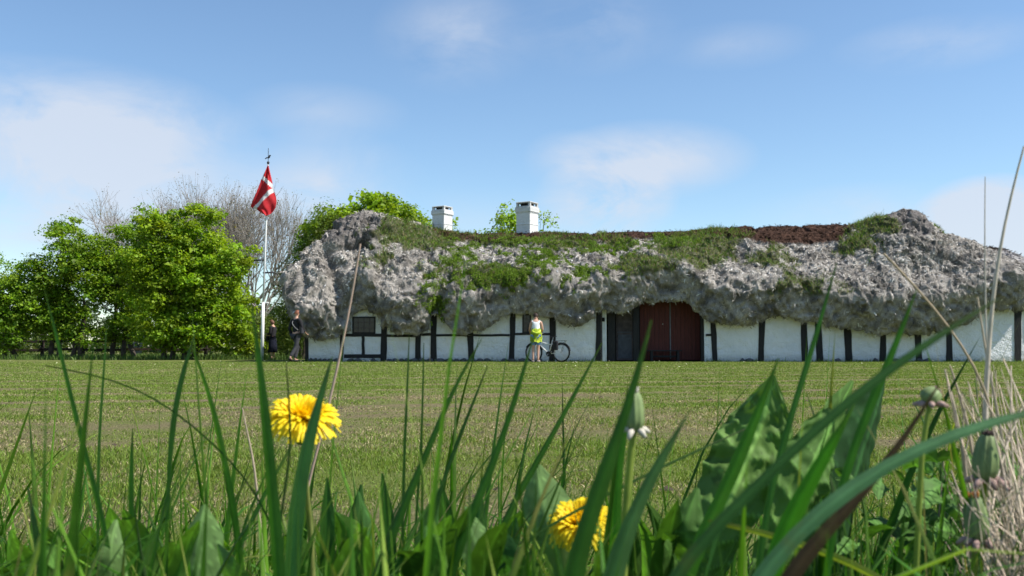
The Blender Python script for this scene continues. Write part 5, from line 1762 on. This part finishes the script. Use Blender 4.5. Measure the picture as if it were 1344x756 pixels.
for (lb, x0, x1, cnt) in (('low plantain rosette of broad leaves at the far left bottom corner', 0, 230, 13), ('low plantain rosette between the big dandelion stem and the leaning blades', 400, 640, 13), ('low plantain rosette under the dandelion bud and the crinkled dock', 780, 930, 9)):
    t = plant('plantain_plant', lb, 'plant', (x0 + x1) / 2, .62, 'plantains in the tall grass')
    for k in range(cnt):
        px = x0 + (x1 - x0) * (k + random.random()) / cnt; dd = random.uniform(.5, .8); tp = random.uniform(655, 725); ln = random.uniform(-60, 60); w = random.uniform(20, 42)
        leaf_mesh([(px, 810, dd), (px + ln * .25, 765, dd), (px + ln * .7, (tp + 740) / 2, dd - .02), (px + ln * 1.1, tp, dd - .05)], [6, w, w, 3], 'leaf', t,
                  tuple(np.array((.085, .18, .035)) * random.uniform(.5, 1.4)), .25, twist=random.uniform(-1, 1), nA=26, nB=11, vein=1.7)

# lobed small-leaved weeds at the lower right
t = plant('chervil_plant', 'leafy weed with cut lobed leaves at the lower right by the straw tangle', 'plant', 1210, .75)
for k in range(46):
    px = random.uniform(1095, 1320); py = random.uniform(600, 750); dd = random.uniform(.62, .9); ln = random.uniform(-46, 46); dn2 = random.uniform(-24, 30)
    w = random.uniform(22, 44)
    leaf_mesh([(px, py, dd), (px + ln * .4, py - 4 - dn2 * .3, dd - .01), (px + ln * .8, py - dn2 * .7, dd - .02), (px + ln * 1.15, py - dn2 + 8, dd - .03)], [4, w, w * .8, 3], 'leaf', t,
              tuple(np.array((.075, .165, .035)) * random.uniform(.65, 1.3)), .35, lobes=3, nA=22, nB=9, twist=random.uniform(-1.1, 1.1), cup=.15)
for k in range(9):
    px = random.uniform(1130, 1310); stalkpart(t, [(px, 800, .75, 4), (px + random.uniform(-15, 15), 720, .76, 4), (px + random.uniform(-30, 30), random.uniform(610, 660), .77, 3)], 'stem', (.10, .19, .04), 10)

# ---- dandelions
YM = M('dandelion_petal', .55); yc = YM.attr(); YM.color(yc); YM.translucent(.35, YM.mix(1.0, yc, (1.1, 1.0, .6), 'MULTIPLY'))
def dandelion(label, px, py, d, wpx, tilt, stem, seed, openness=1.0):
    r_ = random.Random(seed)
    c = W(px, py, d)
    b = W(stem[-1][0], 760, stem[-1][2]); b.z = c.z - .14
    t = thing('dandelion', label, 'flower', c, 'open yellow dandelions')
    R_ = wpx / 1300 * d * .5
    rot = Euler(tilt).to_matrix()
    V = []; F = []; Cl = []
    rings = [(1.0, 96, 50), (.98, 84, 50), (.95, 72, 48), (.90, 60, 46), (.83, 48, 42), (.76, 37, 36), (.68, 26, 30), (.60, 15, 22), (.55, 6, 10)]
    for (L, inc, cnt) in rings:
        for k in range(cnt):
            az = 2 * math.pi * (k + r_.random() * .8) / cnt; ic = R(inc + r_.uniform(-9, 9)); l = R_ * L * r_.uniform(.88, 1.06); w = R_ * .095 * r_.uniform(.8, 1.15)
            h = Vector((math.cos(az), math.sin(az), 0)); s = Vector((-math.sin(az), math.cos(az), 0))
            base = h * R_ * .08
            k0 = len(V)
            inner = inc < 40
            cb_ = np.array((.95, .70, .010)) if inner else np.array((.92, .73, .014))
            S_ = 6
            for j in range(S_):
                tt_ = j / (S_ - 1)
                a = ic * (.55 + .45 * tt_) if inc > 50 else ic
                pos = base + (h * math.sin(ic) * tt_ + Vector((0, 0, 1)) * (math.cos(a) * tt_ + .10 * math.sin(math.pi * tt_))) * l
                ww = w * (.55 + .75 * tt_) * (1 if j < S_ - 1 else .62)
                nn_ = s.cross(pos.normalized()) if j else Vector((0, 0, 1))
                for u in (-.5, 0, .5):
                    V.append(tuple(rot @ (pos + s * ww * u - nn_ * (ww * .28 if u == 0 else 0)))); Cl.append(cb_ * (1 if u else .88) * r_.uniform(.96, 1.04))
            for j in range(S_ - 1):
                for q in (0, 1): F.append((k0 + j * 3 + q, k0 + j * 3 + q + 1, k0 + (j + 1) * 3 + q + 1, k0 + (j + 1) * 3 + q))
    npmesh('petals', np.array(V), np.array(F), YM.m, t, col=np.clip(np.array(Cl), 0, 1), smooth=True)
    # green cup with reflexed bracts
    bm = bmesh.new()
    rr = [(0, -.62), (.16, -.6), (.24, -.42), (.26, -.2), (.2, .02)]
    pr_ = [[bm.verts.new(rot @ Vector((a * R_ * math.cos(q * .5236), a * R_ * math.sin(q * .5236), z * R_))) for q in range(12)] for a, z in rr[1:]]
    for i in range(len(pr_) - 1):
        for q in range(12): bm.faces.new((pr_[i][q], pr_[i][(q + 1) % 12], pr_[i + 1][(q + 1) % 12], pr_[i + 1][q]))
    bm.faces.new(pr_[0][::-1])
    bmobj('calyx', bm, simple('dandelion_green', (.13, .22, .05), .6, .2, 60), t, True)
    stalkpart(t, [(a, y_, dd, w_) for (a, y_, dd, w_) in stem], 'stem', (.24, .28, .09))
dandelion('big fully open yellow dandelion above the grass left of centre', 397, 556, .60, 92, (R(22), R(8), 0), [(399, 578, .61, 7), (402, 640, .62, 7), (408, 700, .63, 8), (412, 800, .63, 8)], 4)
dandelion('lower dandelion half hidden behind broad blades at the bottom centre', 762, 692, .58, 84, (R(30), R(-14), 0), [(764, 710, .59, 8), (768, 750, .6, 8), (772, 810, .6, 8)], 9)

BUDG = simple('bud_green', (.17, .23, .09), .6, .25, 90)
BUDW = simple('bud_bract_pale', (.50, .46, .38), .7, .2, 60)
BUDP = simple('bud_bract_pinkish', (.30, .20, .17), .7, .3, 60)
def bud(label, px, py, d, h, w, stem, tip, tilt=0, pale=True, seed=1):
    """closed dandelion head: ribbed barrel, ragged tip, reflexed bracts below"""
    r_ = random.Random(seed)
    c = W(px, py, d); k = d / 1300
    t = thing('dandelion_bud', label, 'flower bud', c, 'closed dandelion heads')
    bm = bmesh.new(); H_ = h * k; W_ = w * k * .5
    prof = [(.30, -.5), (.78, -.42), (1.0, -.22), (1.0, .05), (.86, .3), (.62, .46), (.45, .5)]
    rs = []
    for a, z in prof:
        rs.append([bm.verts.new((a * W_ * math.cos(q * math.pi / 15) * (1 - .2 * (q % 3 == 0)), a * W_ * math.sin(q * math.pi / 15) * (1 - .2 * (q % 3 == 0)), z * H_)) for q in range(30)])
    for i in range(len(rs) - 1):
        for q in range(30): bm.faces.new((rs[i][q], rs[i][(q + 1) % 30], rs[i + 1][(q + 1) % 30], rs[i + 1][q]))
    bm.faces.new(rs[0][::-1]); bm.faces.new(rs[-1])
    bmesh.ops.rotate(bm, verts=bm.verts, cent=(0, 0, 0), matrix=Matrix.Rotation(tilt, 3, 'Y'))
    bmobj('head', bm, BUDG, t, True)
    bm = bmesh.new()
    for q in range(16):
        a = q * 2 * math.pi / 16
        tube(bm, [(W_ * .35 * math.cos(a), W_ * .35 * math.sin(a), H_ * .42), (W_ * .5 * math.cos(a + .3), W_ * .5 * math.sin(a + .3), H_ * (.56 + r_.random() * .08))], [W_ * .12, W_ * .05], 4)
    bmesh.ops.rotate(bm, verts=bm.verts, cent=(0, 0, 0), matrix=Matrix.Rotation(tilt, 3, 'Y'))
    bmobj('tuft', bm, simple('bud_tuft', tip, .8, .3, 80), t)
    bm = bmesh.new()
    for q in range(7):
        a = q * 2 * math.pi / 7 + r_.uniform(-.3, .3); l = W_ * r_.uniform(1.0, 1.7)
        p0 = Vector((W_ * .5 * math.cos(a), W_ * .5 * math.sin(a), -H_ * .42)); p2 = p0 + Vector((math.cos(a) * l * .8, math.sin(a) * l * .8, -H_ * r_.uniform(-.02, .22)))
        tube(bm, [p0, (p0 + p2) / 2 + Vector((0, 0, H_ * .03)), p2], [W_ * .22, W_ * .34, W_ * .16], 6)
    bmobj('bracts', bm, BUDW if pale else BUDP, t)
    stalkpart(t, stem, 'stem', (.26, .33, .07))
bud('closed dandelion head with white reflexed bracts, standing alone over the lawn right of centre', 832, 541, .48, 52, 27, [(831, 566, .48, 9), (826, 620, .48, 10), (820, 690, .48, 11), (816, 800, .48, 12)], (.32, .31, .25), 0, True, 2)
bud('closed ribbed dandelion head with a dark shrivelled tip at the lower right', 1294, 602, .56, 62, 32, [(1292, 632, .56, 9), (1288, 700, .56, 9), (1285, 800, .56, 9)], (.05, .03, .025), .12, False, 3)
bud('lower closed dandelion head with a withered orange tip, at the lower right', 1281, 682, .54, 60, 30, [(1280, 712, .54, 9), (1278, 760, .54, 9), (1276, 820, .54, 9)], (.25, .10, .02), -.1, False, 4)
bud('drooping pinkish dandelion head beside the blue-green arching blade', 1222, 520, .5, 22, 26, [(1220, 532, .5, 7), (1210, 590, .5, 8), (1205, 690, .5, 8), (1200, 800, .5, 8)], (.28, .18, .16), .9, False, 6)
